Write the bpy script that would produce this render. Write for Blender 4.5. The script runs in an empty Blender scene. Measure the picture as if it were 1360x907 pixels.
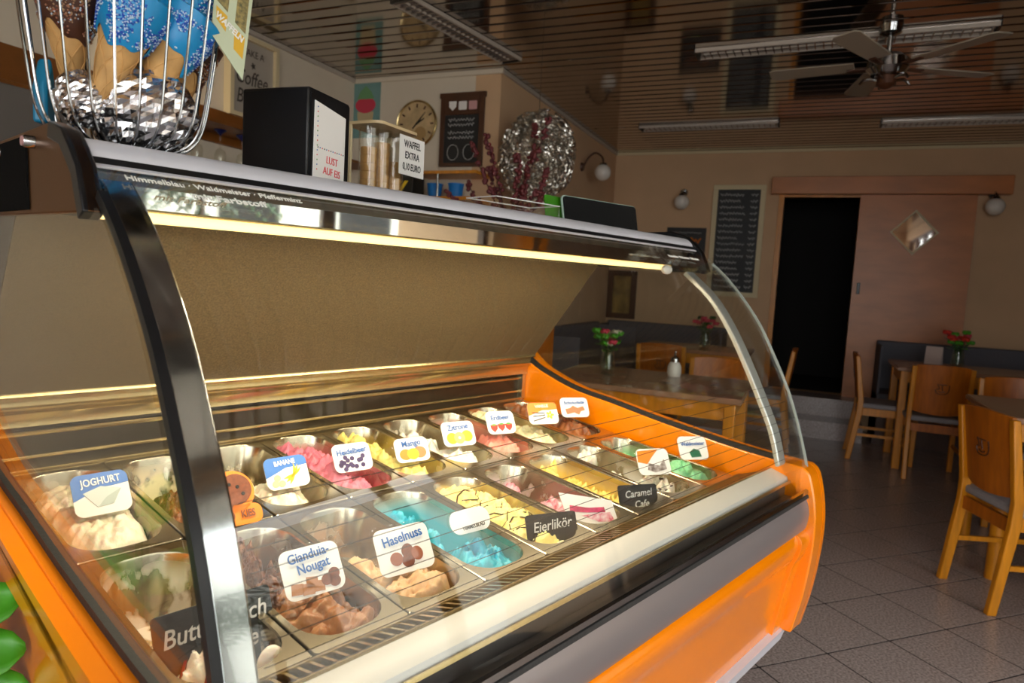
import bpy, math, random
from mathutils import Matrix, Vector, noise
random.seed(7)
SC = bpy.context.scene
COL = SC.collection
PI = math.pi
R = math.radians

# ------------------------------------------------------------------ camera, world, light, exposure
YAW = R(17.884)                                   # the display case stands turned against the room
CF = Matrix.Rotation(-YAW, 4, 'Z')                # case frame -> world (world = room axes)
ID = Matrix.Identity(4)
cam_d = bpy.data.cameras.new('camera'); cam = bpy.data.objects.new('camera', cam_d); COL.objects.link(cam)
cam_d.sensor_width = 36.0; cam_d.lens = 912.255 * 36 / 1360; cam_d.clip_start = 0.02
_y, _p, _r = 0.85586, -0.09157, -0.05364
_fw = Vector((math.sin(_y)*math.cos(_p), math.cos(_y)*math.cos(_p), math.sin(_p)))
_rt = Vector((math.cos(_y), -math.sin(_y), 0)); _dn = _fw.cross(_rt)
_r2 = _rt*math.cos(_r) + _dn*math.sin(_r); _d2 = -_rt*math.sin(_r) + _dn*math.cos(_r)
CAMPOS = Vector((-0.3435, -1.1767, 1.3364))
m = Matrix.Identity(4)
for k in range(3):
    m[k][0] = _r2[k]; m[k][1] = -_d2[k]; m[k][2] = -_fw[k]; m[k][3] = CAMPOS[k]
cam.matrix_world = CF @ m
cam_d.dof.use_dof = True; cam_d.dof.focus_distance = 1.28; cam_d.dof.aperture_fstop = 5.6
SC.camera = cam

world = bpy.data.worlds.new('sky'); SC.world = world; world.use_nodes = True
bg = world.node_tree.nodes['Background']
bg.inputs[0].default_value = (0.99, 0.985, 1.0, 1); bg.inputs[1].default_value = 6.0

vs = SC.view_settings
vs.view_transform = 'Standard'; vs.look = 'None'; vs.gamma = 1.0; vs.use_curve_mapping = False
vs.exposure = 0.0
SC.cycles.use_denoising = True
SC.cycles.max_bounces = 10; SC.cycles.transparent_max_bounces = 32
SC.cycles.diffuse_bounces = 4; SC.cycles.glossy_bounces = 5
SC.cycles.sample_clamp_indirect = 6.0

# openings of the shop front (room frame): window_1 in the right-hand wall, window_2 behind the camera
XR0, XR1, YW, YS, XJ = -3.0, 2.0, -4.3, -2.90, 2.2   # shop window plane YS; wall jogs back to YW at XJ
YR0, YR1, XW = -2.7, -0.2, -3.2                   # rear wall
WZ0, WZ1 = 0.18, 2.62
def portal(name, loc, rot, sx, sy):
    d = bpy.data.lights.new(name, 'AREA'); d.shape = 'RECTANGLE'; d.size = sx; d.size_y = sy
    d.cycles.is_portal = True
    o = bpy.data.objects.new(name, d); COL.objects.link(o); o.location = loc; o.rotation_euler = rot
portal('window_daylight', ((XR0+XR1)/2, YS-0.12, (WZ0+WZ1)/2), (R(90), 0, 0), XR1-XR0, WZ1-WZ0)
portal('window_daylight', (XW-0.12, (YR0+YR1)/2, (WZ0+WZ1)/2), (R(90), 0, R(-90)), YR1-YR0, WZ1-WZ0)


# ------------------------------------------------------------------ helpers
def s2l(c):
    return c/12.92 if c <= 0.04045 else ((c+0.055)/1.055)**2.4
def rgb(r, g, b): return (s2l(r/255), s2l(g/255), s2l(b/255), 1.0)
def mul(c, k): return (c[0]*k, c[1]*k, c[2]*k, 1.0)

def mat(name, col, rough=0.5, metal=0.0, noise_amt=0.0, nscale=8.0, col2=None, bump=0.0, bscale=40.0, spec=0.5, coat=0.0, sss=0.0, stretch=None, detail=4.0, trans=0.0):
    M = bpy.data.materials.new(name); M.use_nodes = True
    nt = M.node_tree; b = nt.nodes['Principled BSDF']; L = nt.links
    b.inputs['Base Color'].default_value = col; b.inputs['Roughness'].default_value = rough
    b.inputs['Metallic'].default_value = metal; b.inputs['Specular IOR Level'].default_value = spec
    b.inputs['Coat Weight'].default_value = coat; b.inputs['Coat Roughness'].default_value = 0.06
    b.inputs['Subsurface Weight'].default_value = sss; b.inputs['Subsurface Scale'].default_value = 0.006
    b.inputs['Transmission Weight'].default_value = trans
    if noise_amt or col2 or bump:
        tc = nt.nodes.new('ShaderNodeTexCoord'); mp = nt.nodes.new('ShaderNodeMapping')
        L.new(tc.outputs['Object'], mp.inputs[0])
        if stretch: mp.inputs['Scale'].default_value = stretch
    if noise_amt or col2:
        n = nt.nodes.new('ShaderNodeTexNoise'); n.inputs['Scale'].default_value = nscale; n.inputs['Detail'].default_value = detail
        L.new(mp.outputs[0], n.inputs['Vector'])
        rp = nt.nodes.new('ShaderNodeValToRGB'); rp.color_ramp.elements[0].position = 0.32; rp.color_ramp.elements[1].position = 0.68
        rp.color_ramp.elements[0].color = mul(col, 1-noise_amt) if col2 is None else col2
        rp.color_ramp.elements[1].color = mul(col, 1+noise_amt*0.5) if col2 is None else col
        L.new(n.outputs['Fac'], rp.inputs[0]); L.new(rp.outputs[0], b.inputs['Base Color'])
    if bump:
        n2 = nt.nodes.new('ShaderNodeTexNoise'); n2.inputs['Scale'].default_value = bscale; n2.inputs['Detail'].default_value = 3
        L.new(mp.outputs[0], n2.inputs['Vector'])
        bp = nt.nodes.new('ShaderNodeBump'); bp.inputs['Strength'].default_value = bump; bp.inputs['Distance'].default_value = 0.01
        L.new(n2.outputs['Fac'], bp.inputs['Height']); L.new(bp.outputs[0], b.inputs['Normal'])
    return M

def glass_mat(name, tint=(1, 1, 1, 1), ior=1.5, rough=0.0):
    """thin sheet glass: clear with a Fresnel reflection on each face"""
    M = bpy.data.materials.new(name); M.use_nodes = True
    nt = M.node_tree; nt.nodes.remove(nt.nodes['Principled BSDF']); L = nt.links
    out = nt.nodes['Material Output']
    tr = nt.nodes.new('ShaderNodeBsdfTransparent'); tr.inputs[0].default_value = tint
    gl = nt.nodes.new('ShaderNodeBsdfGlossy'); gl.inputs['Roughness'].default_value = rough; gl.inputs[0].default_value = (1, 1, 1, 1)
    g = nt.nodes.new('ShaderNodeNewGeometry')
    mx = nt.nodes.new('ShaderNodeMix'); mx.inputs['A'].default_value = ior; mx.inputs['B'].default_value = 1/ior
    L.new(g.outputs['Backfacing'], mx.inputs['Factor'])
    fr = nt.nodes.new('ShaderNodeFresnel'); L.new(mx.outputs['Result'], fr.inputs['IOR'])
    ms = nt.nodes.new('ShaderNodeMixShader')
    L.new(fr.outputs[0], ms.inputs[0]); L.new(tr.outputs[0], ms.inputs[1]); L.new(gl.outputs[0], ms.inputs[2])
    L.new(ms.outputs[0], out.inputs[0])
    return M

def emit_mat(name, col, strength):
    M = bpy.data.materials.new(name); M.use_nodes = True
    b = M.node_tree.nodes['Principled BSDF']; b.inputs['Base Color'].default_value = col
    b.inputs['Emission Color'].default_value = col; b.inputs['Emission Strength'].default_value = strength
    return M

class MB:
    def __init__(s): s.v = []; s.f = []
    def add(s, vs_, fs_, M=None):
        n = len(s.v)
        s.v += [tuple((M @ Vector(v)) if M else v) for v in vs_]
        s.f += [tuple(i+n for i in f) for f in fs_]
        return s
    def box(s, x0, x1, y0, y1, z0, z1, M=None):
        return s.add([(x0,y0,z0),(x1,y0,z0),(x1,y1,z0),(x0,y1,z0),(x0,y0,z1),(x1,y0,z1),(x1,y1,z1),(x0,y1,z1)],
                     [(0,3,2,1),(4,5,6,7),(0,1,5,4),(1,2,6,5),(2,3,7,6),(3,0,4,7)], M)
    def prism(s, poly, a, b, axis='X', M=None):
        """poly: 2-D outline; axis X: (y,z) ; Y: (x,z) ; Z: (x,y)"""
        n = len(poly)
        f = {'X': lambda p, t: (t, p[0], p[1]), 'Y': lambda p, t: (p[0], t, p[1]), 'Z': lambda p, t: (p[0], p[1], t)}[axis]
        A = sum(poly[i][0]*poly[(i+1) % n][1]-poly[(i+1) % n][0]*poly[i][1] for i in range(n))
        P = list(poly) if (A > 0) != (axis == 'Y') else list(poly)[::-1]
        if a > b: a, b = b, a
        vs_ = [f(p, a) for p in P]+[f(p, b) for p in P]
        fs_ = [tuple(range(n))[::-1], tuple(range(n, 2*n))]+[(i, (i+1) % n, n+(i+1) % n, n+i) for i in range(n)]
        return s.add(vs_, fs_, M)
    def sheet(s, prof, x0, x1, th, M=None):
        """open (y,z) profile given a thickness and run along X; strips, so it stays a clean shell"""
        off = offset(prof, th); n = len(prof)
        vs_ = []
        for x in (x0, x1):
            vs_ += [(x, y, z) for y, z in prof]+[(x, y, z) for y, z in off]
        fs_ = []
        for i in range(n-1):
            a, b, c, d = i, i+1, n+i+1, n+i
            o = 2*n
            fs_ += [(a, b, o+b, o+a), (c, d, o+d, o+c), (a, d, c, b), (o+a, o+b, o+c, o+d)]
        fs_ += [(0, 2*n, 3*n, n), (n-1, 2*n-1, 4*n-1, 3*n-1)]
        return s.add(vs_, fs_, M)
    def tube(s, pts, r, n=8, closed=False, M=None):
        P = [Vector(p) for p in pts]; k = len(P); rings = []
        rr_ = r if isinstance(r, (list, tuple)) else [r]*k
        up = Vector((0.13, 0.21, 0.97)); vs_ = []; fs_ = []
        for i in range(k):
            if closed: d = P[(i+1) % k]-P[i-1]
            else: d = P[min(i+1, k-1)]-P[max(i-1, 0)]
            d.normalize()
            a = d.cross(up)
            if a.length < 0.05: a = d.cross(Vector((1, 0, 0)))
            a.normalize(); b = d.cross(a); up = a.cross(d)
            vs_ += [tuple(P[i]+(a*math.cos(2*PI*j/n)+b*math.sin(2*PI*j/n))*rr_[i]) for j in range(n)]
        for i in range(k if closed else k-1):
            for j in range(n):
                a0 = i*n+j; a1 = i*n+(j+1) % n; i2 = (i+1) % k
                fs_.append((a0, a1, i2*n+(j+1) % n, i2*n+j))
        if not closed: fs_ += [tuple(range(n))[::-1], tuple(range((k-1)*n, k*n))]
        return s.add(vs_, fs_, M)
    def lathe(s, prof, n=24, M=None, ry=1.0):
        k = len(prof); vs_ = []; fs_ = []
        for r, z in prof: vs_ += [(r*math.cos(2*PI*j/n), ry*r*math.sin(2*PI*j/n), z) for j in range(n)]
        for i in range(k-1):
            for j in range(n): fs_.append((i*n+j, i*n+(j+1) % n, (i+1)*n+(j+1) % n, (i+1)*n+j))
        if prof[0] == prof[-1]: return s.add(vs_, fs_, M)
        if prof[0][0] > 1e-5: fs_.append(tuple(range(n))[::-1])
        if prof[-1][0] > 1e-5: fs_.append(tuple(range((k-1)*n, k*n)))
        return s.add(vs_, fs_, M)
    def ball(s, c, r, n=12, k=8, M=None):
        rr_ = (r, r, r) if not isinstance(r, (list, tuple)) else r
        vs_ = [(c[0], c[1], c[2]-rr_[2])]; fs_ = []
        for i in range(1, k):
            t = PI*i/k
            vs_ += [(c[0]+rr_[0]*math.sin(t)*math.cos(2*PI*j/n), c[1]+rr_[1]*math.sin(t)*math.sin(2*PI*j/n), c[2]-rr_[2]*math.cos(t)) for j in range(n)]
        vs_.append((c[0], c[1], c[2]+rr_[2])); e = len(vs_)-1
        for j in range(n):
            fs_.append((0, 1+(j+1) % n, 1+j)); fs_.append((e, e-n+j, e-n+(j+1) % n))
        for i in range(k-2):
            for j in range(n): fs_.append((1+i*n+j, 1+i*n+(j+1) % n, 1+(i+1)*n+(j+1) % n, 1+(i+1)*n+j))
        return s.add(vs_, fs_, M)
    def mesh(s, name, smooth=40):
        me = bpy.data.meshes.new(name); me.from_pydata(s.v, [], s.f); me.update()
        if smooth:
            me.polygons.foreach_set('use_smooth', [True]*len(me.polygons)); me.set_sharp_from_angle(angle=R(smooth))
        return me

def offset(prof, th):
    out = []; n = len(prof)
    for i in range(n):
        a = prof[max(i-1, 0)]; b = prof[min(i+1, n-1)]
        dy, dz = b[0]-a[0], b[1]-a[1]; l = math.hypot(dy, dz)
        out.append((prof[i][0]-dz/l*th, prof[i][1]+dy/l*th))
    return out
def rr(w, h, r, n=5, cx=0, cz=0):
    P = []
    for (sx, sz, a0) in ((1, 1, 0), (-1, 1, 90), (-1, -1, 180), (1, -1, 270)):
        for k in range(n+1):
            a = R(a0+90*k/n); P.append((cx+sx*(w/2-r)+r*math.cos(a), cz+sz*(h/2-r)+r*math.sin(a)))
    return P
def ell(cx, cz, rx, rz, n=20, rot=0):
    c, s = math.cos(rot), math.sin(rot)
    return [(cx+rx*math.cos(2*PI*k/n)*c-rz*math.sin(2*PI*k/n)*s, cz+rx*math.cos(2*PI*k/n)*s+rz*math.sin(2*PI*k/n)*c) for k in range(n)]
def smooth_curve(pts, n=6):
    out = []; k = len(pts)
    for i in range(k-1):
        p0 = pts[max(i-1, 0)]; p1 = pts[i]; p2 = pts[i+1]; p3 = pts[min(i+2, k-1)]
        for j in range(n):
            t = j/n
            out.append(tuple(0.5*((2*b)+(-a+c)*t+(2*a-5*b+4*c-d)*t*t+(-a+3*b-3*c+d)*t**3) for a, b, c, d in zip(p0, p1, p2, p3)))
    out.append(tuple(pts[-1])); return out

def tag(o, label=None, cat=None, group=None, kind=None):
    if label: o['label'] = label
    if cat: o['category'] = cat
    if group: o['group'] = group
    if kind: o['kind'] = kind
    return o
def mk(name, mb, mt, parent=None, M=None, smooth=40, bevel=0, label=None, cat=None, group=None, kind=None):
    me = mb if isinstance(mb, bpy.types.Mesh) else mb.mesh(name, smooth)
    if mt is not None and not me.materials: me.materials.append(mt)
    o = bpy.data.objects.new(name, me); COL.objects.link(o)
    if parent: o.parent = parent
    if M is not None:
        if parent: o.matrix_local = M
        else: o.matrix_world = M
    if bevel:
        bv = o.modifiers.new('bevel', 'BEVEL'); bv.width = bevel; bv.segments = 2; bv.limit_method = 'ANGLE'; bv.angle_limit = R(40)
    return tag(o, label, cat, group, kind)
def thing(name, label, cat, M, group=None):
    o = bpy.data.objects.new(name, None); COL.objects.link(o); o.matrix_world = M; o.empty_display_size = 0.05
    return tag(o, label, cat, group)
def T(x, y, z): return Matrix.Translation((x, y, z))
def RX(a): return Matrix.Rotation(a, 4, 'X')
def RY(a): return Matrix.Rotation(a, 4, 'Y')
def RZ(a): return Matrix.Rotation(a, 4, 'Z')
def copy_tree(o, M):
    c = o.copy(); COL.objects.link(c); c.matrix_world = M
    for ch in o.children:
        d = ch.copy(); COL.objects.link(d); d.parent = c
        for g in ch.children:
            e = g.copy(); COL.objects.link(e); e.parent = d
    return c
def text(name, s, size, mt, parent, M, bold=0.0, ext=0.0004, align='CENTER', sx=1.0, shear=0.0, spacing=1.0):
    cu = bpy.data.curves.new(name, 'FONT'); cu.body = s; cu.size = size; cu.extrude = ext; cu.offset = bold*size
    cu.align_x = align; cu.align_y = 'CENTER'; cu.shear = shear; cu.space_character = spacing; cu.resolution_u = 3
    t = bpy.data.objects.new(name, cu); me = bpy.data.meshes.new_from_object(t)
    bpy.data.objects.remove(t); bpy.data.curves.remove(cu)
    me.transform(Matrix.Diagonal((sx, 1, 1, 1))); me.materials.clear(); me.materials.append(mt)
    o = bpy.data.objects.new(name, me); COL.objects.link(o); o.parent = parent; o.matrix_local = M
    return o
UP = RX(R(90))                                     # text plane -> upright, facing -y

# ------------------------------------------------------------------ materials
WALL = mat('wall_paint', rgb(214, 178, 140), 0.85, noise_amt=0.05, nscale=3, bump=0.05, bscale=60)
WALLW = mat('white_wall_paint', rgb(222, 210, 190), 0.85, noise_amt=0.04, nscale=3)
STEEL = mat('brushed_steel', (0.66, 0.62, 0.55, 1), 0.28, 1.0, bump=0.02, bscale=120, stretch=(1, 12, 1))
CHROME = mat('polished_chrome', (0.42, 0.43, 0.44, 1), 0.12, 1.0)
MIRROR = mat('mirror_steel', (0.78, 0.78, 0.76, 1), 0.03, 1.0)
SILVER = mat('silver_anodised_aluminium', (0.70, 0.70, 0.76, 1), 0.42, 0.15, noise_amt=0.03, nscale=20)
GREYM = mat('grey_lacquered_metal', rgb(140, 132, 132), 0.34, 0.35)
ORANGE = mat('orange_lacquer', rgb(255, 140, 0), 0.22, 0, coat=0.6, noise_amt=0.03, nscale=4)
BLACK = mat('black_plastic', (0.010, 0.010, 0.011, 1), 0.3, spec=0.3)
RUBBER = mat('black_rubber_seal', (0.02, 0.02, 0.02, 1), 0.6, bump=0.1, bscale=150)
BRONZE = mat('dark_bronze_end_plate', (0.22, 0.10, 0.032, 1), 0.38, 1.0)
WHITEP = mat('white_plastic', rgb(208, 207, 204), 0.4)
SCREENM = mat('woven_rear_blind', rgb(102, 85, 56), 0.7, col2=rgb(78, 65, 43), nscale=260, detail=2)
LINER = mat('dark_inner_liner', (0.05, 0.042, 0.03, 1), 0.3, 0.7)
BRASS = mat('warm_aluminium_ledge', (0.58, 0.45, 0.22, 1), 0.25, 0.9)
GLASS = glass_mat('clear_glass', (0.985, 0.995, 0.985, 1), 1.36)
SGLASS = glass_mat('side_glass', (0.97, 0.98, 0.965, 1), 1.25)
ACRYL = glass_mat('clear_acrylic', (0.97, 0.97, 0.95, 1), 1.45)
VGLASS = glass_mat('vase_glass', (0.88, 0.93, 0.88, 1), 1.5)
WIRE = mat('heating_wire', (0.02, 0.012, 0.005, 1), 0.5)
LEDM = emit_mat('warm_light_tube', (1.0, 0.78, 0.34, 1), 2.0)
FLOORM = mat('granite_tile', rgb(190, 176, 172), 0.24, col2=rgb(132, 120, 117), nscale=110, detail=6, spec=0.45)
GROUT = mat('dark_grout', rgb(40, 36, 35), 0.9, spec=0.1)
SLATM = mat('glossy_ceiling_slat', (0.46, 0.41, 0.36, 1), 0.09, 1.0)
SLATG = mat('ceiling_gap', (0.03, 0.025, 0.02, 1), 0.8)
WOOD = mat('beech_wood', rgb(214, 136, 20), 0.35, noise_amt=0.22, nscale=5, stretch=(8, 8, 1), detail=5)
WOODD = mat('dark_chair_wood', rgb(180, 98, 14), 0.38, noise_amt=0.22, nscale=5, stretch=(8, 8, 1), detail=5)
DOORW = mat('sliding_door_wood', rgb(198, 122, 62), 0.36, noise_amt=0.18, nscale=2.5, stretch=(1, 1, 3), detail=6)
DARKW = mat('dark_brown_wood', rgb(78, 44, 24), 0.45, noise_amt=0.2, nscale=6)
TTOP = mat('table_top_laminate', rgb(158, 118, 92), 0.22, noise_amt=0.12, nscale=4)
GREYF = mat('grey_upholstery', rgb(96, 96, 104), 0.8, noise_amt=0.1, nscale=120)
CUSH = mat('light_grey_cushion', rgb(150, 146, 150), 0.85, noise_amt=0.1, nscale=90)
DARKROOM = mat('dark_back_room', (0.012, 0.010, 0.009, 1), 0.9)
SLATE = mat('chalkboard_slate', (0.016, 0.017, 0.018, 1), 0.55, noise_amt=0.25, nscale=9)
CHALK = mat('white_chalk', rgb(215, 215, 212), 0.9)
CREAM = mat('cream_frame_paint', rgb(222, 206, 166), 0.6)
PAPER = mat('white_paper', rgb(242, 240, 236), 0.6)
TXTW = mat('white_print', rgb(246, 246, 240), 0.5)
TXTK = mat('black_print', rgb(22, 20, 20), 0.6)
TXTB = mat('blue_print', rgb(34, 96, 170), 0.5)
TXTR = mat('red_print', rgb(214, 58, 66), 0.5)
BLUEP = mat('blue_sign_print', rgb(60, 120, 200), 0.45)
YELP = mat('yellow_print', rgb(244, 206, 40), 0.5)
ORAP = mat('orange_print', rgb(240, 136, 40), 0.5)
BROP = mat('brown_print', rgb(124, 66, 40), 0.5, noise_amt=0.3, nscale=120)
LBROP = mat('light_brown_print', rgb(176, 122, 84), 0.5)
PURP = mat('blueberry_print', rgb(62, 44, 92), 0.5)
REDP = mat('strawberry_print', rgb(208, 50, 34), 0.5)
GRNP = mat('green_print', rgb(86, 150, 60), 0.5)
PGRE = mat('pale_grey_print', rgb(206, 216, 212), 0.5)
PINKP = mat('pink_print', rgb(206, 70, 110), 0.5, noise_amt=0.35, nscale=60)
FOIL = mat('crumpled_foil', (0.86, 0.86, 0.88, 1), 0.16, 1.0)
WAFER = mat('wafer', rgb(206, 160, 98), 0.7, noise_amt=0.2, nscale=30)
BDIP = mat('blue_candy_glaze', rgb(20, 140, 200), 0.35)
SPRB = mat('blue_sugar_pearls', rgb(24, 84, 196), 0.35)
SPRW = mat('white_sugar_pearls', rgb(206, 226, 245), 0.35)
SPRM = mat('mixed_sugar_pearls', rgb(196, 170, 130), 0.5, col2=rgb(150, 48, 34), nscale=140)
CHOC = mat('chocolate_glaze', rgb(74, 40, 24), 0.4)
LEAF = mat('green_leaf', rgb(74, 160, 34), 0.4, noise_amt=0.3, nscale=12)
LEAFD = mat('dark_green_leaf', rgb(40, 84, 30), 0.5, noise_amt=0.3, nscale=12)
PINKF = mat('pink_petal', rgb(206, 60, 84), 0.6)
BERRY = mat('red_berry', rgb(96, 6, 12), 0.55)
TWIG = mat('dark_twig', rgb(60, 26, 20), 0.7)
GLOBE = mat('opal_glass_globe', rgb(236, 230, 220), 0.25)
LOUV = mat('lamp_louvre', (0.55, 0.52, 0.52, 1), 0.25, 0.9)
LAMPW = mat('lamp_white_metal', rgb(190, 180, 168), 0.4)
BLADE = mat('fan_blade', rgb(160, 148, 130), 0.45)
SILVW = mat('silver_wire', (0.75, 0.72, 0.66, 1), 0.25, 1.0)
POTM = mat('terracotta_pot', rgb(150, 82, 52), 0.8)
ASPH = mat('pale_paving', rgb(170, 165, 158), 0.9, noise_amt=0.1, nscale=2)
FACADE = mat('white_facade', rgb(225, 224, 216), 0.9)
BLUEG = mat('dark_blue_glass', (0.01, 0.012, 0.07, 1), 0.15)

# ------------------------------------------------------------------ the room (room frame = world)
CH = 2.80
XB = 6.98; XC = 3.83; YL = 2.345; YC = 1.10
def S(name, mb, mt, **k): return mk(name, mb, mt, kind='structure', **k)

floor = S('floor', MB().box(XW-0.2, 10, YW-0.2, YL+0.2, -0.12, -0.0010), GROUT)
# diagonal granite tiles
side = 0.322; u0 = Vector((math.cos(R(45)), math.sin(R(45)))); v0 = Vector((-u0.y, u0.x)); org = Vector((2.296, -1.42))
tile_me = MB().prism(rr(side-0.007, side-0.007, 0.002, 1), -0.012, 0.0, 'Z').mesh('tile', 0); tile_me.materials.append(FLOORM)
FARM = MB(); camxy = (CF @ CAMPOS).xy
cells = []
for i in range(-22, 23):
    for j in range(-22, 23):
        c = org+u0*(side*(i+0.5))+v0*(side*(j+0.5))
        if XW+0.1 < c.x < 7.2 and (YW if c.x > XJ else YS)+0.1 < c.y < YL-0.1:
            inview = c.x > 1.2 and c.y < 1.0 and c.y > -0.75*(c.x+0.69)-1.4
            cells.append((not inview, (c-camxy).length, c))
cells.sort(key=lambda t: (t[0], t[1]))
for n_, (_, _, c) in enumerate(cells):
    if n_ < 280:
        o = bpy.data.objects.new('tile', tile_me); COL.objects.link(o); o.parent = floor; o.location = (c.x, c.y, 0); o.rotation_euler = (0, 0, R(45))
    else:
        FARM.prism(rr(side-0.007, side-0.007, 0.002, 1), -0.012, 0.0, 'Z', T(c.x, c.y, 0) @ RZ(R(45)))
mk('tile_field', FARM, FLOORM, floor, smooth=0, kind='stuff')

ceiling = S('ceiling', MB().box(XW-0.2, 7.2, YW-0.2, YL+0.2, CH+0.03, CH+0.15), SLATG)
sw = 0.118
sl = MB()
sl.prism([(-sw/2+0.005, 0.016), (-sw/2+0.005, 0.004), (-sw/2+0.010, 0.0), (sw/2-0.016, 0.0), (sw/2-0.011, 0.004), (sw/2-0.011, 0.016)], YW, YL, 'Y')
sl_me = sl.mesh('slat', 0); sl_me.materials.append(SLATM)
x = XW
while x < XB:
    o = bpy.data.objects.new('slat', sl_me); COL.objects.link(o); o.parent = ceiling; o.location = (x+sw/2, 0, CH); x += sw

S('wall_left', MB().box(XW-0.2, XC+0.2, YL, YL+0.2, 0, CH+0.03), WALLW)
S('wall_clock', MB().box(XC, XC+0.2, YC+0.2, YL, 0, CH+0.03), WALLW)
S('wall_column', MB().box(XC, XB, YC, YC+0.2, 0, CH+0.03), WALL)
# back wall with the door opening
DY0, DY1, DZ0, DZ1 = -1.40, -0.70, 0.335, 2.315
wb = MB()
wb.box(XB, XB+0.15, DY1, YC, 0, CH+0.03); wb.box(XB, XB+0.15, YW, DY0, 0, CH+0.03)
wb.box(XB, XB+0.15, DY0, DY1, DZ1, CH+0.03); wb.box(XB, XB+0.15, DY0, DY1, 0, DZ0)
S('wall_back', wb, WALL)
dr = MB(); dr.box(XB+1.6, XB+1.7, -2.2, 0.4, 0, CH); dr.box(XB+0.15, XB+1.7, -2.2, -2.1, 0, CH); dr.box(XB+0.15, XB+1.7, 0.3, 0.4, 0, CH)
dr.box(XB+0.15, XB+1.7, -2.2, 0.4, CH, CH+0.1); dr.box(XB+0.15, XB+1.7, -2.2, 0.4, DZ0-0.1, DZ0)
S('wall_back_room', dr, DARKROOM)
# shop-front walls with their openings
wr = MB()
wr.box(XW-0.2, XR0, YS-0.2, YS, 0, CH+0.03); wr.box(XR1, XJ, YS-0.2, YS, 0, CH+0.03)
wr.box(XR0, XR1, YS-0.2, YS, 0, WZ0); wr.box(XR0, XR1, YS-0.2, YS, WZ1, CH+0.03)
wr.box(XJ-0.2, XJ, YW-0.2, YS-0.2, 0, CH+0.03); wr.box(XJ, XB+0.15, YW-0.2, YW, 0, CH+0.03)
S('wall_right', wr, WALL)
wq = MB()
wq.box(XW-0.2, XW, YS, YR0, 0, CH+0.03); wq.box(XW-0.2, XW, YR1, YL, 0, CH+0.03)
wq.box(XW-0.2, XW, YR0, YR1, 0, WZ0); wq.box(XW-0.2, XW, YR0, YR1, WZ1, CH+0.03)
S('wall_rear', wq, WALL)
w1 = S('window_1', MB().box(XR0, XR1, YS-0.105, YS-0.097, WZ0, WZ1), GLASS)
for k in range(6):
    xx = XR0+(XR1-XR0)*k/5; mk('mullion', MB().box(xx-0.035, xx+0.035, YS-0.14, YS-0.06, WZ0, WZ1), DARKW, w1)
for zz in (WZ0, WZ1): mk('window_rail', MB().box(XR0, XR1, YS-0.14, YS-0.06, zz-0.035, zz+0.035), DARKW, w1)
w2 = S('window_2', MB().box(XW-0.105, XW-0.097, YR0, YR1, WZ0, WZ1), GLASS)
for k in range(4):
    yy = YR0+(YR1-YR0)*k/3; mk('mullion', MB().box(XW-0.14, XW-0.06, yy-0.035, yy+0.035, WZ0, WZ1), DARKW, w2)
for zz in (WZ0, WZ1): mk('window_rail', MB().box(XW-0.14, XW-0.06, YR0, YR1, zz-0.035, zz+0.035), DARKW, w2)
# ceiling cornice strips
S('trim_1', MB().box(XB-0.02, XB, YW, YC, CH-0.03, CH-0.002), CREAM)
S('trim_2', MB().box(XC, XB-0.02, YC-0.02, YC, CH-0.03, CH-0.002), LAMPW)
S('trim_3', MB().box(XC-0.02, XC, YC-0.02, YL, CH-0.035, CH-0.002), WALLW)
S('trim_4', MB().box(XW, XC-0.02, YL-0.02, YL, CH-0.03, CH-0.002), LAMPW)
# door case and steps to the back room
fr = MB(); fr.box(XB-0.02, XB+0.15, DY1, DY1+0.05, DZ0, DZ1+0.05); fr.box(XB-0.005, XB+0.15, DY0-0.04, DY0, DZ0, DZ1+0.05); fr.box(XB-0.005, XB+0.15, DY0, DY1, DZ1, DZ1+0.05)
S('trim_5', fr, WOOD)
st = S('stairs', MB().box(6.30, XB, -1.56, -0.30, 0, 0.16), GROUT)
for lo, hi, xa, xb_ in ((0.0, 0.162, 6.28, XB), (0.162, 0.335, 6.62, XB)):
    mk('step_riser', MB().box(xa, xa+0.02, -1.57, -0.29, lo, hi-0.02), FLOORM, st)
    mk('step_tread', MB().box(xa-0.012, xb_, -1.57, -0.29, hi-0.02, hi), FLOORM, st)
mk('step_block', MB().box(6.64, XB, -1.56, -0.30, 0.162, 0.315), GROUT, st)
# outside: pavement
S('ground', MB().box(-14, 12, -16, YS-0.25, -0.25, -0.13), ASPH)
S('ground_street', MB().box(-14, XW-0.25, YS-0.25, 8, -0.25, -0.13), ASPH)

# ------------------------------------------------------------------ the display case (case frame)
TILT = 0.1179; PITCH = 0.172; HP = 0.855; LP = 0.4068
X0, X1 = -0.045, 1.600                             # ends of the front glass
GP = smooth_curve([(-0.222, 1.446), (-0.32, 1.368), (-0.412, 1.262), (-0.470, 1.165), (-0.521, 1.066), (-0.556, 0.975), (-0.584, 0.884), (-0.603, 0.798)], 4)
case = thing('ice_cream_display_case', 'long orange ice cream counter with a curved glass front and warm light tube', 'display case', CF)
TOPE = smooth_curve([(0.47, 1.10), (0.386, 1.035), (0.296, 0.998), (0.182, 0.966), (0.022, 0.942), (-0.155, 0.913), (-0.37, 0.885), (-0.503, 0.873)], 4)
FRONT = smooth_curve([(-0.585, 0.868), (-0.608, 0.845), (-0.628, 0.76), (-0.632, 0.66), (-0.618, 0.52), (-0.594, 0.40)], 4)
side_poly = TOPE+FRONT+[(-0.55, 0.40), (0.47, 0.40)]
def band_poly(path, w):
    off = offset(path, w); return path+off[::-1]
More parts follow.
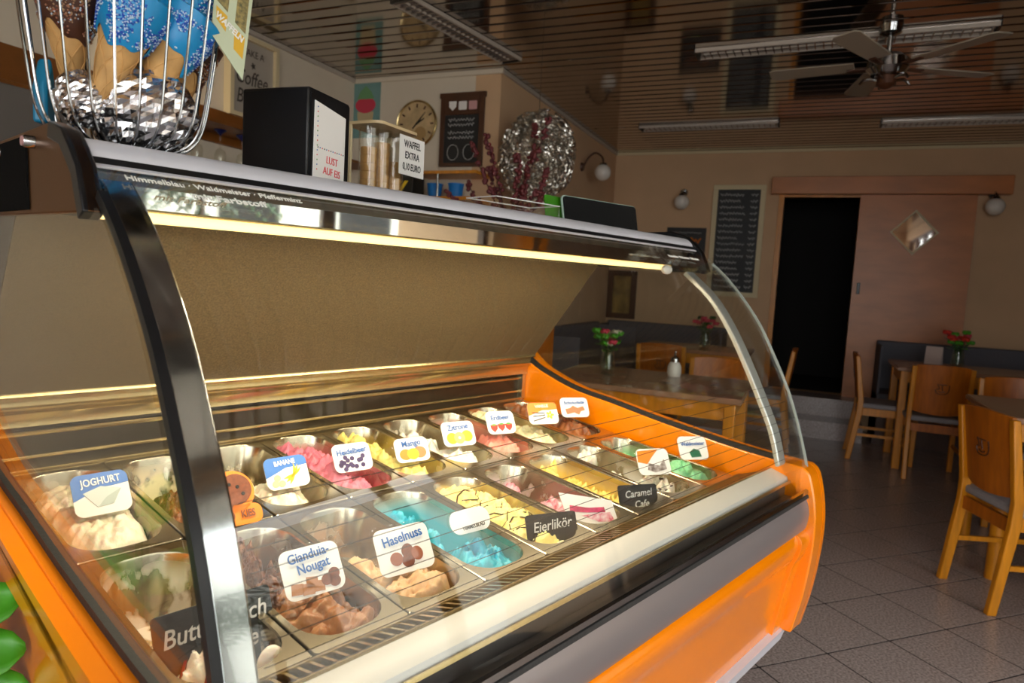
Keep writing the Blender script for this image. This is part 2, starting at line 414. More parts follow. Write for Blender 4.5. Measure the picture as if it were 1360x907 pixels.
for sgn, xo, xi in ((-1, -0.078, -0.042), (1, 1.632, 1.568)):
    sp = mk('side_panel', MB().prism(side_poly, xo, xi), ORANGE, case, bevel=0.004)
    # raised rim on the outer face
    rim = MB().prism(band_poly(TOPE+FRONT, 0.050), xo, xo+sgn*0.022)
    mk('rim', rim, ORANGE, sp, bevel=0.008)
    xs = (xo+xi)/2
    seal = [(y, z) for y, z in TOPE]
    mk('glass_seal', MB().prism(band_poly([(y, z-0.002) for y, z in seal], -0.014), xi+sgn*0.003, xi+sgn*0.020), RUBBER, sp)
# front: grey band, seal, orange belly, kick strip, plinth
mk('seal_strip', MB().sheet([(-0.598, 0.800), (-0.608, 0.797), (-0.610, 0.789), (-0.604, 0.784)], X0+0.004, 1.566, 0.012), RUBBER, case)
mk('chrome_strip', MB().sheet([(-0.600, 0.812), (-0.6065, 0.810), (-0.607, 0.800)], X0+0.004, 1.566, 0.006), CHROME, case)
mk('grey_band', MB().sheet(smooth_curve([(-0.600, 0.790), (-0.611, 0.765), (-0.614, 0.735), (-0.606, 0.70), (-0.59, 0.69)], 3), -0.041, 1.567, 0.01), GREYM, case)
belly = smooth_curve([(-0.590, 0.702), (-0.606, 0.692), (-0.612, 0.672), (-0.604, 0.64), (-0.590, 0.60), (-0.572, 0.50), (-0.555, 0.40), (-0.548, 0.385)], 4)
mk('front_panel', MB().sheet(belly, -0.041, 1.567, 0.012), ORANGE, case)
# inner frame line of the front panel towards both ends
for xa, xb_ in ((-0.041, 0.03), (1.505, 1.567)):
    mk('front_panel_frame', MB().sheet([(y-0.010, z) for y, z in belly], xa, xb_, 0.014), ORANGE, case, bevel=0.004)
mk('kick_strip', MB().sheet([(-0.574, 0.402), (-0.562, 0.372), (-0.556, 0.352)], -0.06, 1.61, 0.02), SILVER, case)
mk('plinth', MB().box(-0.03, 1.57, -0.40, 0.44, 0.0, 0.40), BLACK, case)
mk('body', MB().box(-0.041, 1.567, -0.53, 0.46, 0.36, 0.66), LINER, case)
CHANG = mat('reflection_grey_channel', rgb(96, 92, 90), 0.35, 0.3)  # dark channel, its grey lightened to imitate the floor reflected in the glass
# inside: liner box, sill, grille
mk('liner_back', MB().prism([(0.425, 0.66), (0.425, 0.985), (0.46, 0.985), (0.46, 0.66)], -0.040, 1.566), LINER, case)
mk('liner_front', MB().prism([(-0.545, 0.66), (-0.545, 0.826), (-0.515, 0.836), (-0.500, 0.66)], -0.040, 1.566), CHANG, case)
mk('glass_channel', MB().box(-0.040, 1.566, -0.598, -0.546, 0.70, 0.782), CHANG, case)
mk('sill', MB().sheet([(-0.551, 0.822), (-0.548, 0.834), (-0.503, 0.848), (-0.497, 0.846), (-0.495, 0.835)], -0.040, 1.566, -0.004), WHITEP, case)
mk('sill_edging', MB().sheet([(-0.5555, 0.818), (-0.5535, 0.825)], -0.040, 1.566, 0.004), BRASS, case)
mk('sill_edging', MB().tube([(-0.04, -0.499, 0.848), (1.566, -0.499, 0.848)], 0.0035, 6), BRASS, case)
GM = T(0, -0.452, 0.826) @ RX(R(-22))
gr = mk('grille', MB().box(-0.040, 1.566, -0.048, 0.046, -0.022, -0.016), BLACK, case, M=GM)
bar = MB().box(-0.0026, 0.0026, -0.040, 0.040, -0.008, 0.0).mesh('grille_bar', 0)
bar.materials.append(BRASS)
for k in range(84):
    o = bpy.data.objects.new('grille_bar', bar); COL.objects.link(o); o.parent = gr
    o.location = (-0.025+k*0.0190, 0, 0); o.rotation_euler = (0, 0, R(-14))
for yy in (-0.043, 0.043):
    mk('grille_rail', MB().box(-0.040, 1.566, yy-0.005, yy+0.005, -0.016, 0.002), BRASS, gr)
# ledges behind the pans
led = smooth_curve([(0.365, 1.062), (0.372, 1.074), (0.386, 1.070), (0.392, 1.054), (0.392, 1.034)], 3)
mk('rear_ledge', MB().sheet(led, -0.040, 1.566, -0.006), BRASS, case)
mk('rear_ledge', MB().sheet(smooth_curve([(0.384, 1.040), (0.388, 1.034), (0.398, 1.028), (0.404, 1.012), (0.404, 0.996)], 3), -0.040, 1.566, -0.006), BRASS, case)
mk('rear_rail', MB().tube([(-0.04, 0.418, 0.978), (1.566, 0.418, 0.978)], 0.005, 8), BRASS, case)
mk('rear_rail', MB().tube([(-0.04, 0.419, 0.930), (1.566, 0.419, 0.930)], 0.004, 8), BRASS, case)
mk('rear_rail', MB().box(-0.04, 1.566, 0.408, 0.424, 0.900, 0.908), BRASS, case)
mk('corner_bracket', MB().box(1.548, 1.566, 0.405, 0.432, 0.905, 1.06), STEEL, case)
mk('rear_blind', MB().sheet([(0.118, 1.400), (0.370, 1.066)], -0.040, 1.566, 0.006), SCREENM, case)
# canopy
canopy = mk('canopy', MB().prism([(-0.186, 1.412), (-0.190, 1.470), (-0.160, 1.484), (0.46, 1.484), (0.46, 1.404), (-0.06, 1.404)], -0.046, 1.572), BLACK, case)
nose = smooth_curve([(-0.13, 1.4855), (-0.160, 1.4865), (-0.183, 1.482), (-0.199, 1.470), (-0.205, 1.459)], 4)
mk('silver_nose', MB().sheet(nose, -0.040, 1.588, 0.010), SILVER, canopy)
mk('black_strip', MB().sheet([(-0.205, 1.460), (-0.214, 1.449)], -0.040, 1.588, 0.010), BLACK, canopy)
mk('glass_holder', MB().sheet([(-0.213, 1.451), (-0.2185, 1.4475), (-0.217, 1.4455)], -0.040, 1.588, 0.004), SILVER, canopy)
mk('mirror_fascia', MB().sheet([(-0.1962, 1.432), (-0.1955, 1.402)], -0.030, 1.566, 0.006), MIRROR, canopy)
mk('fascia_top', MB().sheet([(-0.206, 1.453), (-0.199, 1.448), (-0.1975, 1.430)], -0.030, 1.566, 0.004), mat('dark_reflection_strip', (0.05, 0.036, 0.02, 1), 0.4), canopy)  # dark brown stands in for ceiling and wall mirrored in the upper fascia
tube_o = mk('light_tube', MB().prism(ell(-0.160, 1.3925, 0.008, 0.0075, 14), -0.02, 1.53), LEDM, canopy)
mk('light_clip', MB().box(-0.03, 1.560, -0.172, -0.130, 1.4005, 1.4045), BRASS, canopy)
cap_poly = [(-0.258, 1.388), (-0.232, 1.444), (-0.207, 1.468), (-0.178, 1.492), (-0.128, 1.506), (0.46, 1.498), (0.46, 1.394)]
for xa, xb_ in ((-0.060, -0.044), (1.588, 1.604)):
    ec = mk('end_plate', MB().prism(cap_poly, xa, xb_), BRONZE if xa < 0 else BLACK, case, bevel=0.002)
    mk('plate_edge', MB().prism(band_poly(cap_poly[:5], -0.022), xa-0.004, xb_+0.004), BLACK, ec, bevel=0.002)
    mk('plate_cover', MB().prism([(0.0-0.03, 1.396), (-0.02, 1.497), (0.45, 1.494), (0.45, 1.396)], xa-0.003 if xa < 0 else xb_, xa if xa < 0 else xb_+0.003), mat('matte_black_cover', (0.006, 0.006, 0.006, 1), 0.8, spec=0.05), ec)
for yb in (-0.055, 0.115):
    b = mk('bolt', MB().lathe([(0.0, 0.020), (0.007, 0.020), (0.0085, 0.018), (0.0085, 0.0), (0.006, 0.0), (0.006, -0.012)], 20, T(-0.054, yb, 1.485) @ RY(R(-90)) ), CHROME, case)
    mk('bolt_cap', MB().lathe([(0.0, 0.0215), (0.0065, 0.0215), (0.0065, 0.020)], 20, T(-0.054, yb, 1.485) @ RY(R(-90))), mat('pink_bolt_cap', rgb(196, 150, 150), 0.4), b)
# glass
fg = mk('front_glass', MB().sheet(GP, X0, X1, 0.006), GLASS, case)
def glass_at(z, inset=0.0):
    for (a, b) in zip(GP[:-1], GP[1:]):
        if b[1] <= z <= a[1]:
            t = (a[1]-z)/(a[1]-b[1]); return (a[0]+(b[0]-a[0])*t, z)
    return GP[-1]
for k in range(9):
    z = 0.905+k*0.0225; y, z = glass_at(z)
    mk('heating_wire', MB().tube([(X0+0.05, y+0.0075, z), (1.565, y+0.0075, z)], 0.00055, 4), WIRE, fg, smooth=0)
# side glass panes bounded by the panel edge, the front curve and the canopy
gs = [(y+0.008, z) for y, z in GP if z < 1.40]
sg_poly = [(0.46, 1.395), (-0.24, 1.395)]+[p for p in gs if p[1] < 1.392 and p[1] > 0.88]+[(y, z-0.004) for y, z in TOPE[::-1]]+[(0.468, 1.08)]
for xa in (-0.0575, 1.580):
    mk('side_glass', MB().prism(sg_poly, xa, xa+0.005), SGLASS, case, smooth=0)
# posts along the curve
post = [(y, z) for y, z in GP if z <= 1.40]
mk('black_post', MB().sheet([(y-0.003, z) for y, z in GP if z < 1.42], -0.0520, -0.041, 0.012), BLACK, case)
mk('black_post_seal', MB().sheet([(y+0.004, z) for y, z in post], -0.041, -0.039, 0.012), RUBBER, case)
mk('chrome_post', MB().sheet([(y+0.010, z) for y, z in GP if z < 1.440], -0.0390, 0.001, 0.010), CHROME, case, bevel=0.004)
inner = smooth_curve([(-0.215, 1.385), (-0.30, 1.315), (-0.365, 1.23), (-0.42, 1.137), (-0.468, 1.045), (-0.51, 0.958), (-0.538, 0.866)], 4)
mk('inner_post', MB().sheet(inner, 1.530, 1.578, 0.014), mat('pale_satin_aluminium', (0.72, 0.74, 0.70, 1), 0.3, 0.6), case, bevel=0.003)
mk('edge_seal', MB().sheet([(y-0.001, z) for y, z in GP if z < 1.43], 1.599, 1.602, 0.007), mat('glass_edge', (0.30, 0.34, 0.32, 1), 0.15), case)
# lettering on the glass
def on_glass(xc, z, size, s, parent, bold=0.02, sx=1.0, shear=0, mt=TXTW, lift=0.0012):
    y, z = glass_at(z); y2, z2 = glass_at(z-0.01)
    a = math.atan2(y-y2, z-z2)
    M = T(xc, y-lift, z) @ RX(-a) @ UP
    return text('glass_lettering', s, size, mt, parent, M, bold=bold, sx=sx, shear=shear)
on_glass(0.112, 1.4355, 0.0155, 'Himmelblau · Waldmeister · Pfefferminz', fg, 0.006, 0.98)
on_glass(0.116, 1.4215, 0.0185, 'mit Farbstoff', fg, 0.016, 1.1)
on_glass(1.43, 1.420, 0.014, 'Himmelblau · Waldmeister · Pfefferminz', fg, 0.012, 0.78)
# paper scraps near the far end of the light tube
mk('crumpled_paper', MB().ball((1.47, -0.185, 1.386), (0.028, 0.012, 0.014), 7, 5), PAPER, case, smooth=0)
# the tube's own light
ld = bpy.data.lights.new('light_tube_glow', 'AREA'); ld.shape = 'RECTANGLE'; ld.size = 1.52; ld.size_y = 0.03; ld.energy = 14.0; ld.color = (1.0, 0.84, 0.60)
lo = bpy.data.objects.new('light_tube_glow', ld); COL.objects.link(lo); lo.parent = canopy; lo.location = (0.76, -0.14, 1.378); lo.rotation_euler = (R(10), 0, 0)

# ------------------------------------------------------------------ pans
def rloop(w, l, r, z, n=6):
    return [(p[0], p[1], z) for p in rr(w, l, r, n)]
def pan_mesh():
    mb = MB(); W, Lw = PITCH-0.0035, LP-0.004
    loops = [rloop(W, Lw, 0.006, -0.020), rloop(W, Lw, 0.006, -0.0015), rloop(W-0.003, Lw-0.003, 0.006, 0.0), rloop(W-0.022, Lw-0.040, 0.058, 0.0), rloop(W-0.026, Lw-0.044, 0.056, -0.003), rloop(W-0.036, Lw-0.060, 0.052, -0.105), rloop(W-0.056, Lw-0.08, 0.044, -0.120)]
    n = len(loops[0])
    for lp in loops: mb.v += lp
    for k in range(len(loops)-1):
        for j in range(n):
            mb.f.append((k*n+j, k*n+(j+1) % n, (k+1)*n+(j+1) % n, (k+1)*n+j))
    mb.f.append(tuple(range((len(loops)-1)*n, len(loops)*n)))
    return mb
pan_me = pan_mesh()
def pan_mat(name, smear, amt):
    M = mat(name, (0.52, 0.46, 0.34, 1), 0.25, 1.0)
    nt = M.node_tree; b = nt.nodes['Principled BSDF']; L = nt.links
    tc = nt.nodes.new('ShaderNodeTexCoord'); n = nt.nodes.new('ShaderNodeTexNoise'); n.inputs['Scale'].default_value = 22; n.inputs['Detail'].default_value = 6
    mp = nt.nodes.new('ShaderNodeMapping'); mp.inputs['Scale'].default_value = (1, 0.8, 0.6); mp.inputs['Location'].default_value = (random.random()*9, random.random()*9, 0)
    L.new(tc.outputs['Object'], mp.inputs[0]); L.new(mp.outputs[0], n.inputs[0])
    sp = nt.nodes.new('ShaderNodeSeparateXYZ'); L.new(tc.outputs['Object'], sp.inputs[0])
    dep = nt.nodes.new('ShaderNodeMapRange'); dep.inputs[1].default_value = -0.012; dep.inputs[2].default_value = -0.05; L.new(sp.outputs[2], dep.inputs[0])
    rp = nt.nodes.new('ShaderNodeValToRGB'); rp.color_ramp.elements[0].position = 0.62-amt; rp.color_ramp.elements[1].position = 0.68-amt
    L.new(n.outputs['Fac'], rp.inputs[0])
    ml = nt.nodes.new('ShaderNodeMath'); ml.operation = 'MULTIPLY'; L.new(rp.outputs[0], ml.inputs[0]); L.new(dep.outputs[0], ml.inputs[1])
    mx = nt.nodes.new('ShaderNodeMix'); mx.data_type = 'RGBA'; L.new(ml.outputs[0], mx.inputs['Factor'])
    mx.inputs[6].default_value = (0.52, 0.46, 0.34, 1); mx.inputs[7].default_value = smear; L.new(mx.outputs[2], b.inputs['Base Color'])
    iv = nt.nodes.new('ShaderNodeMath'); iv.operation = 'SUBTRACT'; iv.inputs[0].default_value = 1; L.new(ml.outputs[0], iv.inputs[1]); L.new(iv.outputs[0], b.inputs['Metallic'])
    rg = nt.nodes.new('ShaderNodeMath'); rg.operation = 'MULTIPLY_ADD'; rg.inputs[1].default_value = 0.4; rg.inputs[2].default_value = 0.24; L.new(ml.outputs[0], rg.inputs[0]); L.new(rg.outputs[0], b.inputs['Roughness'])
    return M
def pan_M(i, row):                                # row 0 = back, 1 = front
    v = -0.5 if row == 0 else 0.5
    return CF @ T((i+0.5)*PITCH, -v*LP*math.cos(TILT), HP-v*LP*math.sin(TILT)) @ RX(TILT)

def ice_mat(name, c1, c2, scale=30, rough=0.45, bump=0.25, sss=0.25):
    return mat(name, c1, rough, 0, col2=c2, nscale=scale, bump=bump, bscale=70, sss=sss)
IW, IL, IR, FLOORZ = PITCH-0.040, LP-0.064, 0.052, -0.112
def clampr(x, y):
    hx, hy = IW/2-IR, IL/2-IR
    dx, dy = abs(x)-hx, abs(y)-hy
    if dx > 0 and dy > 0:
        l = math.hypot(dx, dy)
        if l > IR: dx, dy = dx/l*IR, dy/l*IR
        return math.copysign(hx+dx, x), math.copysign(hy+dy, y)
    return x, y
def ice_mesh(lumps, seed, na=0.2, ns=22, kind='fold', nx=40, ny=96, rough_a=0.006):
    mb = MB(); H = {}
    for j in range(ny+1):
        for i in range(nx+1):
            x = -IW/2+IW*i/nx; y = -IL/2+IL*j/ny
            x, y = clampr(x, y)
            wx = x+0.012*noise.noise((x*30+seed, y*30, 1.0)); wy = y+0.012*noise.noise((x*30, y*30+seed, 5.0))
            h = 0.0
            for (cx, cy, rx, ry, hh) in lumps:
                hh = min(0.112, hh*1.12); rx *= 1.12; ry *= 1.15
                d = math.hypot((wx-cx)/rx, (wy-cy)/ry)
                t_ = hh*max(0.0, 1-d**4.5); h = max(h, t_)+0.05*min(h, t_)
            if h > 0:
                p = (wx*ns+seed*3.1, wy*ns, seed*1.7)
                if kind == 'fold':
                    q = abs(noise.noise((p[0]*1.1, p[1]*1.1, p[2])))*2.4-0.5
                    n = (q*0.55+(abs(noise.noise((p[0]*2.6, p[1]*2.6, p[2])))*2-0.4)*0.35+noise.noise((p[0]*5, p[1]*5, p[2]))*0.12)*0.85
                elif kind == 'lump':
                    d = noise.voronoi((p[0], p[1], p[2]))[0][0]; n = 0.55-1.5*d*d
                else:
                    n = noise.fractal(p, 0.9, 2.0, 5)
                h = h*(1+na*n)+rough_a*noise.fractal((x*90+seed, y*90, 0), 0.8, 2.0, 3)*min(1, h*40)
            mb.v.append((x, y, FLOORZ+max(0, h))); H[(i, j)] = h
    s = nx+1
    for j in range(ny):
        for i in range(nx):
            if max(H[(i, j)], H[(i+1, j)], H[(i, j+1)], H[(i+1, j+1)]) > 0.004:
                mb.f.append((j*s+i, j*s+i+1, (j+1)*s+i+1, (j+1)*s+i))
    return mb
C_ = rgb
FL = {  # flavour: (row, i, material colours, lumps, kind, na, ns, pan smear, smear amount, label)
 'yoghurt': (0, 0, C_(250, 244, 226), C_(240, 228, 196), [(0, 0.0, 0.080, 0.20, 0.122), (0.0, -0.09, 0.07, 0.09, 0.138)], 'fold', 0.16, 20, C_(240, 232, 210), 0.10, 'white yoghurt ice cream filling the pan nearest the left end panel'),
 'cookies': (0, 1, C_(150, 92, 40), C_(92, 52, 22), [(-0.02, -0.07, 0.075, 0.13, 0.085), (0.0, -0.13, 0.07, 0.06, 0.07)], 'fbm', 0.35, 60, C_(240, 226, 190), 0.14, 'brown crumbly cookie ice cream behind the chrome post'),
 'banana': (0, 2, C_(250, 240, 216), C_(240, 226, 192), [(-0.008, -0.085, 0.068, 0.085, 0.092), (-0.05, -0.04, 0.03, 0.06, 0.08)], 'fold', 0.2, 24, C_(225, 214, 186), 0.0, 'cream white banana ice cream heaped at the pan front'),
 'blueberry': (0, 3, C_(226, 134, 152), C_(212, 108, 132), [(-0.035, 0.03, 0.05, 0.17, 0.110), (-0.01, -0.10, 0.068, 0.09, 0.085), (0.02, 0.08, 0.04, 0.08, 0.08)], 'fold', 0.25, 26, C_(206, 92, 110), 0.18, 'rosy pink blueberry ice cream'),
 'mango': (0, 4, C_(246, 230, 146), C_(236, 212, 108), [(-0.035, 0.04, 0.045, 0.16, 0.112), (-0.008, -0.10, 0.06, 0.08, 0.085), (0.01, 0.12, 0.03, 0.04, 0.07)], 'fold', 0.25, 28, C_(226, 200, 90), 0.05, 'yellow mango ice cream along the left pan wall'),
 'lemon': (0, 5, C_(250, 248, 240), C_(240, 236, 222), [(-0.01, -0.10, 0.065, 0.08, 0.095), (-0.045, 0.0, 0.04, 0.09, 0.10), (-0.04, 0.07, 0.03, 0.05, 0.09)], 'fold', 0.22, 24, C_(230, 226, 214), 0.02, 'bright white lemon ice cream'),
 'strawberry': (0, 6, C_(250, 164, 146), C_(242, 138, 122), [(-0.005, -0.09, 0.068, 0.085, 0.10), (0.01, 0.13, 0.04, 0.04, 0.08)], 'fold', 0.2, 20, C_(180, 92, 84), 0.22, 'salmon pink strawberry ice cream'),
 'vanilla': (0, 7, C_(250, 240, 200), C_(242, 226, 176), [(-0.005, -0.07, 0.068, 0.11, 0.105), (-0.03, 0.12, 0.045, 0.06, 0.10)], 'fold', 0.16, 22, C_(220, 212, 180), 0.08, 'pale cream vanilla ice cream'),
 'chocolate': (0, 8, C_(186, 116, 66), C_(104, 58, 34), [(0.0, -0.08, 0.07, 0.10, 0.10), (0.0, 0.10, 0.07, 0.08, 0.108)], 'lump', 0.3, 36, C_(104, 62, 44), 0.22, 'brown chocolate ice cream in the far back pan'),
 'buttermilk': (1, 0, C_(250, 244, 232), C_(236, 222, 204), [(0.0, -0.05, 0.070, 0.08, 0.085), (0.0, -0.12, 0.06, 0.05, 0.05)], 'fold', 0.18, 22, C_(236, 232, 222), 0.10, 'white buttermilk ice cream with dark red swirls'),
 'gianduja': (1, 1, C_(176, 124, 82), C_(140, 92, 58), [(0.004, -0.10, 0.078, 0.10, 0.086), (0.0, -0.02, 0.06, 0.05, 0.075), (0.01, -0.135, 0.062, 0.045, 0.096)], 'lump', 0.34, 26, C_(126, 82, 54), 0.10, 'lumpy hazel brown nougat ice cream with a dark crumbly heap'),
 'hazelnut': (1, 2, C_(222, 184, 142), C_(200, 158, 116), [(0.0, -0.095, 0.076, 0.095, 0.084), (-0.04, -0.01, 0.03, 0.06, 0.08), (0.0, -0.135, 0.062, 0.045, 0.094)], 'lump', 0.24, 22, C_(170, 138, 108), 0.06, 'folded beige hazelnut ice cream'),
 'sky_blue': (1, 3, C_(74, 200, 224), C_(46, 160, 192), [(0.005, -0.105, 0.066, 0.07, 0.088), (-0.03, 0.055, 0.03, 0.11, 0.085), (-0.02, 0.11, 0.05, 0.045, 0.065)], 'fold', 0.3, 30, C_(70, 176, 190), 0.5, 'bright turquoise blue ice cream'),
 'egg_liqueur': (1, 4, C_(248, 234, 160), C_(238, 216, 124), [(-0.01, 0.05, 0.07, 0.15, 0.112), (0.0, -0.08, 0.07, 0.10, 0.10)], 'fold', 0.14, 24, C_(230, 214, 150), 0.06, 'pale yellow egg liqueur ice cream with chocolate drizzle'),
 'cherry': (1, 5, C_(236, 196, 204), C_(176, 50, 84), [(-0.03, -0.06, 0.045, 0.08, 0.088), (0.0, -0.11, 0.06, 0.06, 0.075), (-0.04, 0.08, 0.03, 0.05, 0.085)], 'lump', 0.3, 34, C_(206, 184, 190), 0.08, 'pink white ice cream with red fruit ripples'),
 'caramel': (1, 6, C_(244, 222, 132), C_(232, 202, 98), [(-0.025, -0.03, 0.05, 0.14, 0.080), (-0.03, 0.11, 0.035, 0.04, 0.095), (0.0, -0.11, 0.06, 0.05, 0.07)], 'fbm', 0.3, 40, C_(214, 184, 84), 0.30, 'golden yellow ice cream scraped low in its pan'),
 'chip': (1, 7, C_(244, 240, 226), C_(196, 188, 172), [(-0.005, -0.10, 0.065, 0.07, 0.088), (-0.03, 0.02, 0.04, 0.07, 0.07), (-0.02, 0.12, 0.045, 0.04, 0.09)], 'lump', 0.4, 40, C_(206, 204, 196), 0.14, 'white ice cream flecked with chocolate chips'),
 'mint': (1, 8, C_(160, 226, 180), C_(124, 204, 150), [(0.0, -0.09, 0.066, 0.10, 0.10), (-0.01, 0.10, 0.055, 0.06, 0.07)], 'fold', 0.2, 24, C_(120, 190, 140), 0.16, 'pale mint green ice cream in the far front pan'),
}
PANDESC = {'yoghurt': 'yoghurt', 'cookies': 'cookie', 'banana': 'banana', 'blueberry': 'blueberry', 'mango': 'mango', 'lemon': 'lemon', 'strawberry': 'strawberry', 'vanilla': 'vanilla', 'chocolate': 'chocolate', 'buttermilk': 'buttermilk', 'gianduja': 'nougat', 'hazelnut': 'hazelnut', 'sky_blue': 'turquoise', 'egg_liqueur': 'drizzled pale yellow', 'cherry': 'red rippled', 'caramel': 'golden yellow', 'chip': 'chocolate chip', 'mint': 'mint green'}
ICE = {}
for k_, (fl, (row, i, c1, c2, lumps, kind, na, ns, smear, amt, lab)) in enumerate(FL.items()):
    M = pan_M(i, row)
    me = pan_me.mesh('metal_pan', 30); me.materials.append(pan_mat('steel_pan_'+fl, smear, amt))
    mk('ice_cream_pan', me, None, M=M, label='steel ice cream pan holding the %s ice cream' % PANDESC[fl], cat='pan', group='steel pans in the display case')
    im = ice_mat('ice_'+fl, c1, c2, 26 if fl not in ('cherry', 'chip', 'cookies') else 60, bump=0.3 if kind != 'fbm' else 0.6)
    ICE[fl] = mk('ice_cream', ice_mesh(lumps, k_*7.3+1, na, ns, kind), im, M=M, smooth=75, label=lab, cat='ice cream', group='flavours in the pans')
def ice_top(fl, x, y):
    me = ICE[fl].data; best = min(me.vertices, key=lambda v: (v.co.x-x)**2+(v.co.y-y)**2); return best.co.z
# crumbly dark heap, drizzle, red swirls
mk('crumble', ice_mesh([(-0.035, 0.075, 0.04, 0.12, 0.105)], 51, 0.3, 50, 'fbm', rough_a=0.012), ice_mat('ice_crumble', C_(130, 84, 52), C_(84, 50, 30), 80, bump=0.8), ICE['gianduja'], smooth=75)
DRZ = mat('chocolate_sauce', C_(44, 24, 14), 0.3); RSW = mat('red_fruit_sauce', C_(128, 22, 34), 0.3)
for k in range(9):
    pts = []
    for j in range(9):
        x = -0.05+0.1*j/8; y = 0.09-0.026*k+0.012*math.sin(j*1.3+k*2)
        if random.random() < 0.12 and 2 < j < 7: break
        pts.append((x, y, ice_top('egg_liqueur', x, y)+0.001))
    if len(pts) > 2: mk('drizzle', MB().tube(pts, 0.0016, 5), DRZ, ICE['egg_liqueur'])
for k in range(8):
    pts = []; y0 = -0.165+0.026*k
    for j in range(12):
        x = -0.055+0.11*j/11; y = y0+0.018*math.sin(j*0.7+k*1.7)+0.02*j/11
        pts.append((x, y, ice_top('buttermilk', x, y)+0.001))
    mk('swirl', MB().tube(pts, [0.0012+0.0018*abs(math.sin(j*0.9+k)) for j in range(12)], 5), RSW, ICE['buttermilk'])
CHIP = mat('dark_chocolate_chip', C_(50, 30, 22), 0.4)
for k in range(26):
    x = random.uniform(-0.05, 0.05); y = random.uniform(-0.15, 0.05)
    z = ice_top('chip', x, y)
    if z > FLOORZ+0.02: mk('chocolate_chip', MB().box(-0.005, 0.005, -0.003, 0.003, -0.001, 0.002, T(x, y, z) @ RZ(random.random()*3) @ RX(random.uniform(-.6, .6))), CHIP, ICE['chip'], smooth=0)

# ------------------------------------------------------------------ flavour signs
def sign_root(label, P, yaw, tilt=32, group='flavour signs stuck in the ice cream', name='flavour_sign'):
    return thing(name, label, 'sign', CF @ T(*P) @ RZ(R(yaw)) @ RX(-R(tilt)), group)
def layer(name, poly, k, mt, par, sub=None):       # flat print: thin layers on the card face (-y)
    return mk(name, MB().prism(poly, -0.0012-0.0004*k, -0.0008-0.0004*(k-1) if k else 0.0, 'Y'), mt, par, smooth=0)
def lt(s, size, x, z, mt, par, bold=0.02, sx=1.0, rot=0, k=4, shear=0):
    return text('lettering', s, size, mt, par, T(x, -0.0012-0.0004*k, z) @ RY(-rot) @ UP, bold=bold, sx=sx, shear=shear)
def acrylic_sign(label, P, w, h, yaw, r=0.018):
    o = sign_root(label, P, yaw)
    mk('plate', MB().prism(rr(w, h, r), 0.0005, 0.004, 'Y'), ACRYL, o, bevel=0.0008)
    mk('card', MB().prism(rr(w*0.90, h*0.88, r*0.8), -0.0008, 0.0004, 'Y'), PAPER, o, smooth=0)
    mk('blade', MB().prism([(-0.012, -h/2+0.004), (0.012, -h/2+0.004), (0.009, -h/2-0.055), (0, -h/2-0.068), (-0.009, -h/2-0.055)], 0.001, 0.003, 'Y'), ACRYL, o, smooth=0)
    return o
def top_band(o, w, h, mt, r=0.014, cut=0.05):
    P = [p for p in rr(w*0.90, h*0.88, r) if p[1] > 0]
    P = sorted(P, key=lambda p: -math.atan2(p[1], p[0]))      # left to right over the top
    layer('band', [(-w*0.45, -h*cut*2)]+[(x, z) for x, z in P]+[(w*0.45, h*0.16), (w*0.20, h*0.13), (0, h*0.13), (-w*0.2, h*0.02)], 1, mt, o)

o = acrylic_sign('yoghurt sign with a blue band above a white paper boat picture', (0.086, 0.143, 0.917), 0.102, 0.086, 0)
top_band(o, 0.102, 0.086, BLUEP); lt('JOGHURT', 0.0185, 0.001, 0.022, TXTW, o, 0.018, 0.78, R(2))
layer('picture', [(-0.030, 0.004), (0.0, 0.013), (0.032, 0.004), (0.016, -0.022), (-0.010, -0.024)], 2, PGRE, o)
layer('picture', [(-0.010, -0.024), (0.016, -0.022), (0.032, 0.004), (0.006, -0.008)], 3, mat('shaded_grey_print', rgb(176, 190, 184), 0.5), o)

o = sign_root('orange cookie sign showing two brown biscuits beside the chrome post', (0.252, -0.012, 0.910), -6)
mk('plate', MB().prism(ell(0.0, 0.014, 0.040, 0.040, 28), 0.0, 0.003, 'Y'), ORAP, o, smooth=0)
mk('plate', MB().prism(rr(0.086, 0.036, 0.014, cx=0.004, cz=-0.030), 0.0, 0.003, 'Y'), ORAP, o, smooth=0)
for cx, cz, rx in ((0.006, 0.018, 0.029), (-0.024, 0.000, 0.024)):
    layer('biscuit', ell(cx, cz, rx, rx, 24), 1+(cx < 0), BROP, o)
for cx, cz in ((0.010, 0.022), (0.018, 0.008), (-0.004, 0.028), (-0.024, 0.004)): layer('chip', ell(cx, cz, 0.0035, 0.0035, 8), 3, TXTK, o)
layer('biscuit', ell(-0.012, -0.030, 0.0085, 0.0095, 16), 3, BROP, o)
lt('C', 0.020, -0.030, -0.030, BROP, o, 0.02, 0.8); lt('KIES', 0.019, 0.020, -0.030, BROP, o, 0.02, 0.72)
mk('blade', MB().prism([(-0.01, -0.04), (0.01, -0.04), (0.0, -0.10)], 0.001, 0.003, 'Y'), ACRYL, o, smooth=0)

